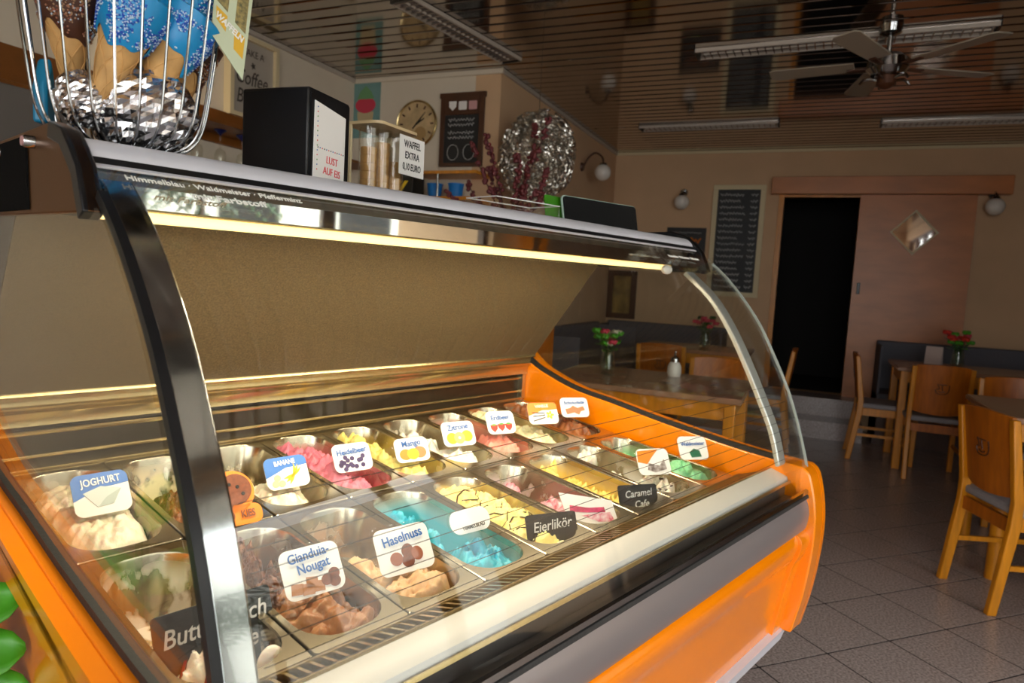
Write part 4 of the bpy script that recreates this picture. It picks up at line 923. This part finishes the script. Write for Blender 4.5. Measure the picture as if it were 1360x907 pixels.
for a, l, w in ((R(42), 0.11, 0.006), (R(222), 0.05, 0.006), (R(60), 0.075, 0.008)): mk('hand', MB().prism([(-w, 0), (w, 0), (w*0.4, l), (-w*0.4, l)], -0.020, -0.0175, 'Y', RY(a)), TXTK, ck, smooth=0)
mk('small_dial', MB().prism(ell(0.035, -0.07, 0.05, 0.05), -0.0168, -0.015, 'Y'), mat('darker_dial', rgb(176, 142, 92), 0.5), ck, smooth=0)
mb_ = thing('framed_menu_board', 'brown framed chalk menu board with three small pictures beside the clock', 'chalkboard', faceX(XC-0.012, 1.388, 2.385))
mk('slate', MB().box(-0.150, 0.150, -0.006, 0.008, -0.250, 0.250), SLATE, mb_)
for (a, b, c, d) in ((-0.185, 0.185, 0.225, 0.262), (-0.175, 0.175, -0.262, -0.235), (-0.175, -0.140, -0.24, 0.23), (0.140, 0.175, -0.24, 0.23), (-0.14, 0.14, 0.105, 0.228)): mk('frame_rail', MB().box(a, b, -0.016, 0.008, c, d), DARKW, mb_, bevel=0.002)
for k, mt in enumerate((PAPER, PAPER, mat('rose_tile', rgb(210, 160, 160), 0.6))): mk('small_picture', MB().prism([(-0.105+0.078*k, 0.20), (-0.045+0.078*k, 0.20), (-0.047+0.078*k, 0.16), (-0.075+0.078*k, 0.135), (-0.103+0.078*k, 0.16)] if k == 0 else rr(0.064, 0.060, 0.006, 2, -0.075+0.082*k, 0.168), -0.019, -0.016, 'Y'), mt, mb_, smooth=0)
for z in (0.07, 0.035, -0.02, -0.055): scribble(mb_, -0.11, 0.10, z, 0.030, CHALK, 0.0022, y=-0.008)
for k in (-1, 1): mk('drawn_cup', MB().tube([(0.065*k+0.045*math.cos(t), -0.008, -0.16+0.055*math.sin(t)) for t in [PI*2*j/16 for j in range(16)]], 0.0016, 4, closed=True), CHALK, mb_)
# bar shelf on the clock wall
bs = thing('bar_shelf', 'wooden bar shelf on the clock wall with a chrome upright', 'shelf', T(XC, 1.70, 1.85))
mk('board', MB().box(-0.30, 0.0, -0.55, 0.62, 0.0, 0.025), WOOD, bs, bevel=0.003)
mk('board', MB().box(-0.26, 0.0, -0.57, -0.05, 0.185, 0.207), WOOD, bs, bevel=0.003)
mk('upright', MB().tube([(-0.24, -0.26, 0.02), (-0.24, -0.26, 0.19)], 0.009, 10), CHROME, bs)
mk('bracket', MB().box(-0.25, 0.0, 0.02, 0.04, -0.12, 0.0), WOOD, bs)
bxo = thing('dark_packing_box', 'black box with yellow diagonal stripes on the bar shelf', 'box', T(XC-0.19, 1.72, 1.876))
mk('carton', MB().box(-0.08, 0.08, -0.095, 0.085, 0, 0.165), mat('black_carton', (0.014, 0.012, 0.008, 1), 0.5), bxo, bevel=0.003)
for k in range(2): mk('stripe', MB().prism([(-0.09+0.05*k, 0.02), (-0.06+0.05*k, 0.02), (0.01+0.05*k, 0.11), (-0.02+0.05*k, 0.11)], -0.0825, -0.080, 'Y', RZ(R(-90))), YELP, bxo, smooth=0)
for k, (yy, lb) in enumerate(((1.50, 'blue tub on the bar shelf left of the chrome upright'), (1.33, 'blue tub on the bar shelf right of the chrome upright'))):
    mk('blue_tub', MB().lathe([(0.0, 0), (0.045, 0), (0.055, 0.09), (0.058, 0.095), (0.058, 0.102), (0.0, 0.102)], 24, T(0, 0, 0)), mat('blue_tub_plastic', rgb(24, 120, 200), 0.4), M=T(XC-0.17, yy, 1.876), label=lb, cat='tub', group='blue tubs on the bar shelf')

# left wall: coffee sign, wooden rail with hanging glasses, cupboard
cs = thing('coffee_sign', 'cream framed coffee sign on the left wall above the napkin box', 'sign', T(2.735, YL-0.002, 2.49))
mk('panel', MB().box(-0.185, 0.185, -0.030, 0.0, -0.235, 0.235), mat('grey_sign_panel', rgb(176, 168, 156), 0.7), cs)
for (a, b, c, d) in ((-0.205, -0.175, -0.25, 0.25), (0.175, 0.205, -0.25, 0.25), (-0.175, 0.175, 0.225, 0.25), (-0.175, 0.175, -0.25, -0.225)): mk('frame_rail', MB().box(a, b, -0.055, 0.0, c, d), CREAM, cs)
DKG = mat('dark_grey_print', rgb(70, 62, 56), 0.7)
text('lettering', 'Coffee', 0.125, DKG, cs, T(-0.01, -0.032, 0.0) @ UP, shear=0.2, sx=0.8, bold=0.006); text('lettering', 'Break', 0.125, DKG, cs, T(-0.02, -0.032, -0.12) @ UP, shear=0.2, sx=0.8, bold=0.006)
text('lettering', 'TAKE A', 0.06, DKG, cs, T(0.0, -0.032, 0.155) @ UP, sx=0.9)
mk('star', MB().prism([(0.022*(1 if k % 2 else 0.45)*math.cos(k*PI/5), 0.085+0.022*(1 if k % 2 else 0.45)*math.sin(k*PI/5)) for k in range(10)], -0.033, -0.030, 'Y'), DKG, cs, smooth=0)
RAILW = mat('brown_rail_wood', rgb(132, 78, 26), 0.45, noise_amt=0.2, nscale=6)
rl = thing('glass_rail', 'wooden rail for stemmed glasses along the left wall', 'rail', T(2.5, YL, 2.10))
mk('board', MB().box(-2.0, 1.25, -0.03, 0.0, -0.05, 0.145), RAILW, rl, bevel=0.003)
mk('hanger', MB().box(-0.6, 1.25, -0.30, -0.03, 0.0, 0.020), RAILW, rl, bevel=0.003)
gproto = thing('stemmed_glass', 'x', 'glass', T(0, 0, 0))
mk('foot', MB().lathe([(0.0, 0.0), (0.036, -0.002), (0.034, -0.008), (0.006, -0.03), (0.004, -0.035)], 20), BLUEG, gproto)
mk('stem', MB().tube([(0, 0, -0.03), (0, 0, -0.10)], 0.004, 8), ACRYL, gproto)
mk('bowl', MB().lathe([(0.004, -0.10), (0.026, -0.12), (0.034, -0.15), (0.032, -0.21), (0.030, -0.21), (0.032, -0.15), (0.024, -0.122), (0.0, -0.105)], 20), ACRYL, gproto)
for k in range(7):
    M = T(2.02+0.165*k, YL-0.17, 2.099)
    o = gproto if k == 0 else copy_tree(gproto, M)
    o.matrix_world = M; o['label'] = 'blue footed stemmed glass hanging upside down from the wooden rail'; o['group'] = 'glasses hanging from the rail'
cup = thing('wall_cupboard', 'wooden wall cupboard at the far left behind the counter end', 'cupboard', T(1.15, YL, 0.0))
mk('body', MB().box(-0.85, 0.28, -0.34, -0.0, 0.0, 2.02), RAILW, cup, bevel=0.004)
for xx in (-0.84, -0.28): mk('cupboard_door', MB().box(xx, xx+0.54, -0.36, -0.34, 1.0, 2.0), mat('grey_cupboard_door', rgb(112, 106, 100), 0.5), cup, bevel=0.003)

# ------------------------------------------------------------------ ceiling fittings
def strip_lamp(label, M, L, w=0.15):
    o = thing('louvre_ceiling_lamp', label, 'ceiling lamp', M, 'louvred strip lamps')
    mk('housing', MB().box(-L/2, L/2, -w/2, w/2, -0.003, 0.0), LOUV, o)
    for s in (-1, 1): mk('side_rail', MB().box(-L/2, L/2, s*w/2-0.006, s*w/2+0.006, -0.026, -0.004), LAMPW, o)
    for s in (-1, 1): mk('end_cap', MB().box(s*L/2-0.008, s*L/2+0.008, -w/2, w/2, -0.026, 0.0), BLACK, o)
    mk('tube', MB().tube([(-L/2+0.03, 0, -0.016), (L/2-0.03, 0, -0.016)], 0.006, 10), GLOBE, o)
    fin = MB().box(-0.003, 0.003, -w/2+0.006, w/2-0.006, -0.026, -0.003, RY(R(20))).mesh('louvre_fin', 0); fin.materials.append(LOUV)
    n = int(L/0.045)
    for k in range(n):
        f = bpy.data.objects.new('louvre_fin', fin); COL.objects.link(f); f.parent = o; f.location = (-L/2+0.03+(L-0.06)*k/(n-1), 0, 0)
    return o
strip_lamp('long louvred strip lamp in front of the ceiling fan', T(3.78, -1.03, CH) @ RZ(R(88)), 1.56)
strip_lamp('louvred strip lamp above the tall price board', T(5.78, -0.05, CH) @ RZ(R(90)), 1.20)
strip_lamp('louvred strip lamp above the sliding door', T(5.94, -2.20, CH) @ RZ(R(90)), 1.50)
strip_lamp('louvred strip lamp near the corner of the clock wall', T(3.10, 1.03, CH) @ RZ(R(-9)), 1.10)
fan = thing('ceiling_fan', 'ceiling fan with five pale blades and a chrome lamp hub', 'fan', T(3.62, -1.30, CH))
mk('rod', MB().tube([(0, 0, 0), (0, 0, -0.16)], 0.013, 10), CHROME, fan)
mk('canopy_cup', MB().lathe([(0.06, 0.0), (0.055, -0.04), (0.02, -0.055)], 24), CHROME, fan)
mk('motor', MB().lathe([(0.0, -0.15), (0.07, -0.155), (0.10, -0.18), (0.105, -0.23), (0.08, -0.26), (0.0, -0.265)], 28), CHROME, fan)
mk('lamp_holder', MB().lathe([(0.0, -0.26), (0.045, -0.265), (0.05, -0.31), (0.02, -0.33), (0.0, -0.335)], 24), DARKW, fan)
for k in range(5):
    a = 2*PI*k/5-R(62)
    mk('blade', MB().prism([(0.16, -0.055), (0.57, -0.068), (0.60, -0.05), (0.60, 0.05), (0.57, 0.068), (0.16, 0.055)], -0.215, -0.207, 'Z', RZ(a) @ RX(R(7))), BLADE, fan, bevel=0.002)
    mk('blade_iron', MB().box(0.08, 0.20, -0.018, 0.018, -0.225, -0.217, RZ(a)), DARKW, fan)
    mk('lamp_arm', MB().tube(smooth_curve([(0.03*math.cos(a), 0.03*math.sin(a), -0.29), (0.10*math.cos(a), 0.10*math.sin(a), -0.275), (0.13*math.cos(a), 0.13*math.sin(a), -0.30)], 4), 0.008, 7), CHROME, fan)

# silver ornament hanging from the ceiling, berry twigs in a vase
so = thing('silver_wire_ornament', 'large round ornament of curled silver wire hanging from the ceiling', 'ornament', T(3.72, 0.755, 2.165))
rg = random.Random(5); curls = MB()
for k in range(1500):
    u = rg.uniform(-1, 1); a = rg.random()*2*PI; q = Vector((math.sqrt(1-u*u)*math.cos(a), math.sqrt(1-u*u)*math.sin(a), u))
    c = Vector((q.x*0.12, q.y*0.27, q.z*0.31))*rg.uniform(0.75, 1.03); t1 = q.orthogonal().normalized(); t2 = q.cross(t1); ph = rg.random()*6; rad = rg.uniform(0.016, 0.032)
    curls.tube([tuple(c+(t1*math.cos(ph+j*0.8)+t2*math.sin(ph+j*0.8))*rad*(1-j*0.06)+q*rg.uniform(-0.006, 0.006)) for j in range(8)], 0.0038, 3)
mk('wire_curls', curls, SILVW, so, kind='stuff')
mk('string', MB().tube([(0, 0, 0.30), (0, 0, 0.635)], 0.0022, 5), SILVW, so)
scab = thing('side_cabinet', 'wooden side cabinet behind the counter carrying the berry twigs', 'cabinet', T(2.62, 0.55, 0))
mk('body', MB().box(-0.3, 0.3, -0.28, 0.28, 0, 1.18), WOODD, scab, bevel=0.004)
mk('top', MB().box(-0.32, 0.32, -0.30, 0.30, 1.18, 1.21), WOOD, scab, bevel=0.004)
for yy in (-0.27, 0.005): mk('door', MB().box(-0.32, -0.30, yy, yy+0.265, 0.08, 1.15), WOOD, scab, bevel=0.003)
vz = thing('berry_twig_vase', 'tall vase of dark red berry twigs in front of the silver ornament', 'vase', T(2.60, 0.42, 1.21))
mk('vessel', MB().lathe([(0.0, 0), (0.06, 0), (0.075, 0.1), (0.05, 0.26), (0.055, 0.33), (0.048, 0.33), (0.043, 0.26), (0.066, 0.1), (0.0, 0.01)], 24), mat('stoneware', rgb(120, 110, 100), 0.5), vz)
targets = [(-0.06, 0.93), (-0.165, 0.95), (0.14, 0.86), (0.20, 0.80), (-0.02, 0.76), (-0.13, 0.70), (-0.11, 0.58), (0.28, 0.62), (0.30, 0.40), (0.36, 0.56), (0.16, 0.70)]
for (ty, tz) in targets:
    end = Vector((rg.uniform(-0.1, 0.1), ty, tz)); st_ = Vector((0, ty*0.1, 0.30))
    pts = [tuple(st_.lerp(end, t)+Vector((0.01*math.sin(t*9), 0.012*math.sin(t*7+ty*9), 0))) for t in [j/14 for j in range(15)]]
    tw = mk('twig', MB().tube(pts, [0.0045-0.00018*j for j in range(15)], 5), TWIG, vz)
    bb = MB()
    for _ in range(int(80*max(0.5, (end-st_).length))):
        t = rg.uniform(0.22, 1.0); p = st_.lerp(end, t)+Vector((0.01*math.sin(t*9)+rg.uniform(-.012, .012), 0.012*math.sin(t*7+ty*9)+rg.uniform(-.012, .012), rg.uniform(-.01, .01)))
        bb.ball(tuple(p), rg.uniform(0.009, 0.0135), 6, 4)
    mk('berries', bb, BERRY, tw, kind='stuff')

# ------------------------------------------------------------------ tables, chairs, benches (room frame)
TZ = 0.81
def table(label, x0, x1, y0, y1, round_leg=False):
    cx, cy = (x0+x1)/2, (y0+y1)/2; hx, hy = (x1-x0)/2, (y1-y0)/2
    t = thing('dining_table', label, 'table', T(cx, cy, 0), 'café tables')
    mk('table_top', MB().box(-hx, hx, -hy, hy, TZ-0.03, TZ), TTOP, t, bevel=0.005)
    for s in (-1, 1):
        mk('apron', MB().box(-hx+0.05, hx-0.05, s*(hy-0.05)-0.01, s*(hy-0.05)+0.01, TZ-0.12, TZ-0.03), WOOD, t)
        mk('apron', MB().box(s*(hx-0.05)-0.01, s*(hx-0.05)+0.01, -hy+0.05, hy-0.05, TZ-0.12, TZ-0.03), WOOD, t)
        for s2 in (-1, 1):
            lx, ly = s*(hx-0.055), s2*(hy-0.055)
            if round_leg: mk('leg', MB().tube([(lx, ly, 0), (lx, ly, TZ-0.03)], 0.034, 14), WOOD, t)
            else: mk('leg', MB().box(lx-0.027, lx+0.027, ly-0.027, ly+0.027, 0, TZ-0.03), WOOD, t, bevel=0.004)
    return t
def make_chair():
    c = thing('dining_chair', 'x', 'chair', T(0, 0, 0))
    for s in (-1, 1):                                # rear leg and back post in one bent piece
        side = [(-0.285, 0.0), (-0.245, 0.0), (-0.185, 0.40), (-0.185, 0.50), (-0.240, 0.855), (-0.272, 0.855), (-0.228, 0.50), (-0.232, 0.40)]
        mk('rear_leg', MB().prism(side, s*0.185-0.016, s*0.185+0.016, 'Y'), WOOD, c, bevel=0.005)
        mk('front_leg', MB().prism([(0.17, 0.42), (0.215, 0.42), (0.205, 0.0), (0.175, 0.0)], s*0.18-0.018, s*0.18+0.018, 'Y'), WOOD, c, bevel=0.004)
        mk('side_rail', MB().box(-0.20, 0.19, s*0.180-0.011, s*0.180+0.011, 0.375, 0.435), WOOD, c)
        mk('stretcher', MB().box(-0.22, 0.19, s*0.180-0.008, s*0.180+0.008, 0.20, 0.222), WOOD, c)
    mk('seat_rail', MB().box(0.178, 0.20, -0.18, 0.18, 0.375, 0.435), WOOD, c); mk('seat_rail', MB().box(-0.215, -0.193, -0.18, 0.18, 0.36, 0.42), WOODD, c)
    mk('seat_cushion', MB().prism(rr(0.43, 0.40, 0.03, 4, 0.005, 0), 0.437, 0.475, 'Z'), CUSH, c, bevel=0.010)
    # curved back board
    n = 10; vv = []; ff = []
    for th in (0.0, 0.018):
        for j in range(n+1):
            y = -0.172+0.344*j/n; bow = 0.030*(1-(2*j/n-1)**2)
            for (zz, xx) in ((0.515-0.02*(1-(2*j/n-1)**2), -0.205), (0.862+0.012*(1-(2*j/n-1)**2), -0.258)): vv.append((xx-bow+th, y, zz))
    m_ = 2*(n+1)
    for j in range(n):
        a = 2*j; ff += [(a, a+1, a+3, a+2), (m_+a, m_+a+2, m_+a+3, m_+a+1), (a, a+2, m_+a+2, m_+a), (a+1, m_+a+1, m_+a+3, a+3)]
    ff += [(0, m_, m_+1, 1), (2*n, 2*n+1, m_+2*n+1, m_+2*n)]
    bk = mk('backrest', MB().add(vv, ff), WOODD, c, bevel=0.003)
    # cup emblem: dark raised lines stand in for its shaded cut-outs
    em = [[(-0.045, 0.03), (-0.045, -0.01), (-0.03, -0.035), (0.0, -0.042), (0.03, -0.035), (0.042, -0.01)], [(-0.03, 0.03), (0.02, 0.03)], [(0.0, 0.025), (-0.004, -0.015)], [(0.03, 0.035), (0.016, 0.0), (0.034, -0.004)], [(-0.02, -0.02), (0.0, -0.028), (0.022, -0.018)]]
    for st_ in em:
        P = smooth_curve(st_, 3) if len(st_) > 2 else st_
        pts = [(-0.2345-0.030*(1-(y/0.172)**2)-(zz)*0.153, y, 0.70+zz) for y, zz in P]
        mk('emblem_shade_line', MB().tube(pts, 0.0035, 5), DARKW, bk)
    return c
chair0 = make_chair(); first = [True]
def chair(label, x, y, rz):
    M = T(x, y, 0) @ RZ(R(rz))
    if first[0]: first[0] = False; o = chair0
    else: o = copy_tree(chair0, M)
    o.matrix_world = M; o['label'] = label; o['group'] = 'wooden café chairs'; return o
def rear_at(x, y, rz):                              # chair whose rear feet centre stands at x, y
    a = R(rz); return x+0.265*math.cos(a), y+0.265*math.sin(a), rz
table('small wooden table with a flower vase by the grey bench', 5.40, 6.12, -2.85, -1.70)
table('near wooden table at the right edge beside the closest chair', 3.20, 4.00, -2.85, -1.90, True)
table('wooden table with a sugar shaker seen through the case', 2.78, 3.58, -0.76, 0.30)
table('wooden table with pink flowers seen through the case end', 5.30, 5.98, -0.60, 0.35)
chair('closest wooden chair with its back to the counter', *rear_at(2.95, -1.785, -70))
chair('wooden chair with its back to the viewer at the flower vase table', *rear_at(5.13, -1.965, 0))
chair('wooden chair seen from the side beside the dark doorway', *rear_at(5.76, -1.42, -90))
chair('wooden chair facing the viewer behind the near table', *rear_at(4.62, -2.28, 180))
chair('wooden chair at the pink flower table seen through the case', *rear_at(4.95, 0.06, 0))
chair('wooden chair just left of the doorway behind the curved glass', *rear_at(5.66, -0.95, 90))
chair('wooden chair at the far side of the sugar shaker table', *rear_at(4.18, -0.50, 180))
def bench(label, M, L):
    b = thing('upholstered_bench', label, 'bench', M, 'grey benches')
    mk('plinth', MB().box(0, L, -0.50, -0.02, 0, 0.30), DARKW, b)
    mk('seat', MB().box(0, L, -0.55, -0.02, 0.30, 0.47), GREYF, b, bevel=0.02)
    mk('backrest', MB().prism([(-0.14, 0.47), (-0.10, 0.93), (-0.02, 0.93), (-0.02, 0.47)], 0, L, 'X'), GREYF, b, bevel=0.015)
    for s in (0.0, L-0.02): mk('end_board', MB().box(s, s+0.02, -0.50, -0.015, 0.05, 0.90), GREYF, b)
    return b
bench('grey upholstered bench right of the sliding door', faceX(XB-0.09, -1.66, 0), 2.5)
bench('grey upholstered bench along the column wall seen through the case', T(4.45, YC, 0), 1.95)
bench('grey upholstered bench on the back wall left of the steps', faceX(XB, 1.05, 0), 1.30)
def vase(label, x, y, z, s, petal, nf, seed):
    r0 = random.Random(seed)
    v = thing('flower_vase', label, 'vase', T(x, y, z), 'flower vases on the tables')
    mk('glass_vase', MB().lathe([(0.0, 0), (0.035*s, 0), (0.045*s, 0.02*s), (0.040*s, 0.09*s), (0.032*s, 0.12*s), (0.038*s, 0.135*s), (0.034*s, 0.135*s), (0.028*s, 0.12*s), (0.036*s, 0.09*s), (0.040*s, 0.024*s), (0.0, 0.008*s)], 24), VGLASS, v)
    for k in range(nf):
        a = r0.random()*2*PI; rr_ = r0.uniform(0.02, 0.085)*s; tip = (rr_*math.cos(a), rr_*math.sin(a), r0.uniform(0.17, 0.25)*s)
        sm = mk('flower_stem', MB().tube([(0, 0, 0.01*s), (tip[0]*0.3, tip[1]*0.3, 0.12*s), tip], 0.0022*s, 5), LEAFD, v)
        fb = MB()
        for j in range(6): fb.ball((tip[0]+0.014*s*math.cos(j), tip[1]+0.014*s*math.sin(j), tip[2]+0.006*s*(j % 2)), (0.015*s, 0.015*s, 0.012*s), 7, 5)
        mk('blossom', fb, petal[k % len(petal)], sm)
        lf = MB()
        for j in range(3):
            b = a+2.1*j; L = 0.05*s; c = Vector((tip[0]*0.7, tip[1]*0.7, tip[2]-0.05*s)); d = Vector((math.cos(b), math.sin(b), 0.3)); sd = d.cross(Vector((0, 0, 1))).normalized()*0.013*s
            lf.add([tuple(c), tuple(c+d*L*0.5+sd), tuple(c+d*L), tuple(c+d*L*0.5-sd), tuple(c+d*L*0.5+Vector((0, 0, -0.003)))], [(0, 1, 2, 3), (0, 3, 4), (4, 1, 0), (2, 1, 4), (4, 3, 2)])
        mk('leaf_cluster', lf, LEAFD if k % 2 else LEAF, sm, smooth=0)
    return v
vase('glass vase of red and pink flowers before the grey bench', 5.86, -2.17, TZ, 1.15, [PINKF, REDP, LEAF], 15, 1)
vase('glass vase of green and white flowers seen through the case', 3.28, 0.05, TZ, 1.0, [LEAF, mat('cream_petal', rgb(206, 200, 170), 0.6), LEAF, PINKF], 20, 2)
vase('narrow glass vase of pink flowers seen through the case end', 5.60, -0.20, TZ, 1.1, [PINKF, PINKF, LEAFD], 12, 3)
mc = thing('menu_card', 'folded pale menu card beside the flower vase', 'menu card', T(5.98, -2.02, TZ) @ RZ(R(70)))
for s in (-1, 1): mk('leaf_panel', MB().box(-0.06, 0.06, -0.001, 0.001, 0, 0.15, T(0, s*0.04, 0) @ RX(R(11)*s)), mat('pale_card', rgb(196, 176, 168), 0.6), mc, smooth=0)
ss = thing('sugar_shaker', 'glass sugar shaker with a chrome lid seen through the case', 'sugar shaker', T(3.42, -0.32, TZ))
mk('jar', MB().lathe([(0.0, 0), (0.036, 0), (0.042, 0.02), (0.040, 0.06), (0.026, 0.085), (0.0, 0.085)], 20), GLOBE, ss)
mk('lid', MB().lathe([(0.027, 0.085), (0.026, 0.105), (0.012, 0.118), (0.006, 0.15), (0.0, 0.15)], 20), CHROME, ss)

# ------------------------------------------------------------------ plant at the counter's near end, plants outside
pl = thing('potted_plant', 'broad leaved green plant at the near end of the counter', 'plant', CF @ T(-0.298, -0.03, 0))
mk('pot', MB().lathe([(0.0, 0), (0.09, 0), (0.12, 0.26), (0.13, 0.26), (0.13, 0.29), (0.115, 0.29), (0.105, 0.22), (0.0, 0.22)], 28), POTM, pl)
mk('stem', MB().tube([(0, 0, 0.2), (0.03, 0.0, 0.5), (0.095, 0.005, 0.72), (0.10, 0.0, 0.92)], [0.012, 0.010, 0.008, 0.005], 8), LEAFD, pl)
def leaf(par, c, d, up, L, W, mt=LEAF):
    c = Vector(c); d = Vector(d).normalized(); up = Vector(up); sd = d.cross(up).normalized(); up = sd.cross(d)
    vv = []; ff = []; n = 8
    for i in range(n+1):
        t = i/n; w = W*math.sin(PI*min(1, t*0.97+0.02))**0.5*(1+0.08*math.sin(t*40)); sag = -0.10*L*t*t
        for k, s in enumerate((-1, -0.5, 0, 0.5, 1)): vv.append(tuple(c+d*L*t+sd*w*s+up*(sag+0.16*W*abs(s))))
    for i in range(n):
        for k in range(4): ff.append((i*5+k, i*5+k+1, (i+1)*5+k+1, (i+1)*5+k))
    o = mk('leaf', MB().add(vv, ff), mt, par, smooth=80); sl_ = o.modifiers.new('thick', 'SOLIDIFY'); sl_.thickness = 0.0012
    return o
for (c, d, L, W) in (((0.0, 0.0, 0.835), (0.7, -0.35, 0.20), 0.125, 0.040), ((0.0, 0.0, 0.78), (0.65, -0.42, 0.10), 0.128, 0.042), ((0, 0, 0.735), (0.65, -0.40, -0.05), 0.135, 0.044), ((0, 0, 0.90), (-0.5, 0.4, 0.4), 0.12, 0.035), ((0, 0, 0.80), (-0.6, -0.3, 0.3), 0.13, 0.035), ((0, 0, 0.70), (0.1, 0.8, 0.2), 0.13, 0.036), ((0, 0, 0.62), (-0.3, -0.7, 0.2), 0.13, 0.036)):
    leaf(pl, (c[0]+0.10, c[1], c[2]), d, (-0.5, -0.6, 0.6), L, W)
def palm(label, x, y, h, seed):
    r0 = random.Random(seed); p_ = thing('potted_palm', label, 'palm', T(x, y, -0.13), 'palms outside the shop window')
    mk('pot', MB().lathe([(0.0, 0), (0.18, 0), (0.24, 0.4), (0.22, 0.4), (0.0, 0.36)], 20), POTM, p_)
    mk('trunk', MB().tube([(0, 0, 0.3), (0.02, 0, h*0.5), (0, 0.02, h*0.75)], [0.06, 0.05, 0.04], 8), DARKW, p_)
    fr_ = MB()
    for k in range(22):
        a = r0.random()*2*PI; L = r0.uniform(0.6, 0.95); e = r0.uniform(-0.1, 0.9)
        for j in range(1, 14):
            t = j/14; c = Vector((L*t*math.cos(a), L*t*math.sin(a), h*0.75+L*(e*t-0.8*t*t)))
            for s in (-1, 1):
                sd = Vector((-math.sin(a)*s, math.cos(a)*s, -0.4))*0.26*(1-0.5*t); w = Vector((math.cos(a), math.sin(a), 0))*0.02
                fr_.add([tuple(c-w), tuple(c+w), tuple(c+sd)], [(0, 1, 2)])
    mk('fronds', fr_, LEAFD, p_, smooth=0, kind='stuff')
palm('potted palm outside, at the left of the shop window', -2.2, -5.0, 2.2, 1); palm('potted palm outside the middle of the shop window', 0.0, -4.8, 2.5, 2); palm('potted palm outside near the wall corner', -0.2+1.0, -7.0, 2.6, 3)
fcd = thing('street_house', 'plain white house across the street', 'building', T(0, -14.5, -0.13))
mk('house_wall', MB().box(-9, 10, -1, 0, 0, 6.5), FACADE, fcd)
for k in range(7): mk('house_window', MB().box(-8+2.5*k, -6.8+2.5*k, -0.02, 0.03, 1.2, 2.9), SLATE, fcd)
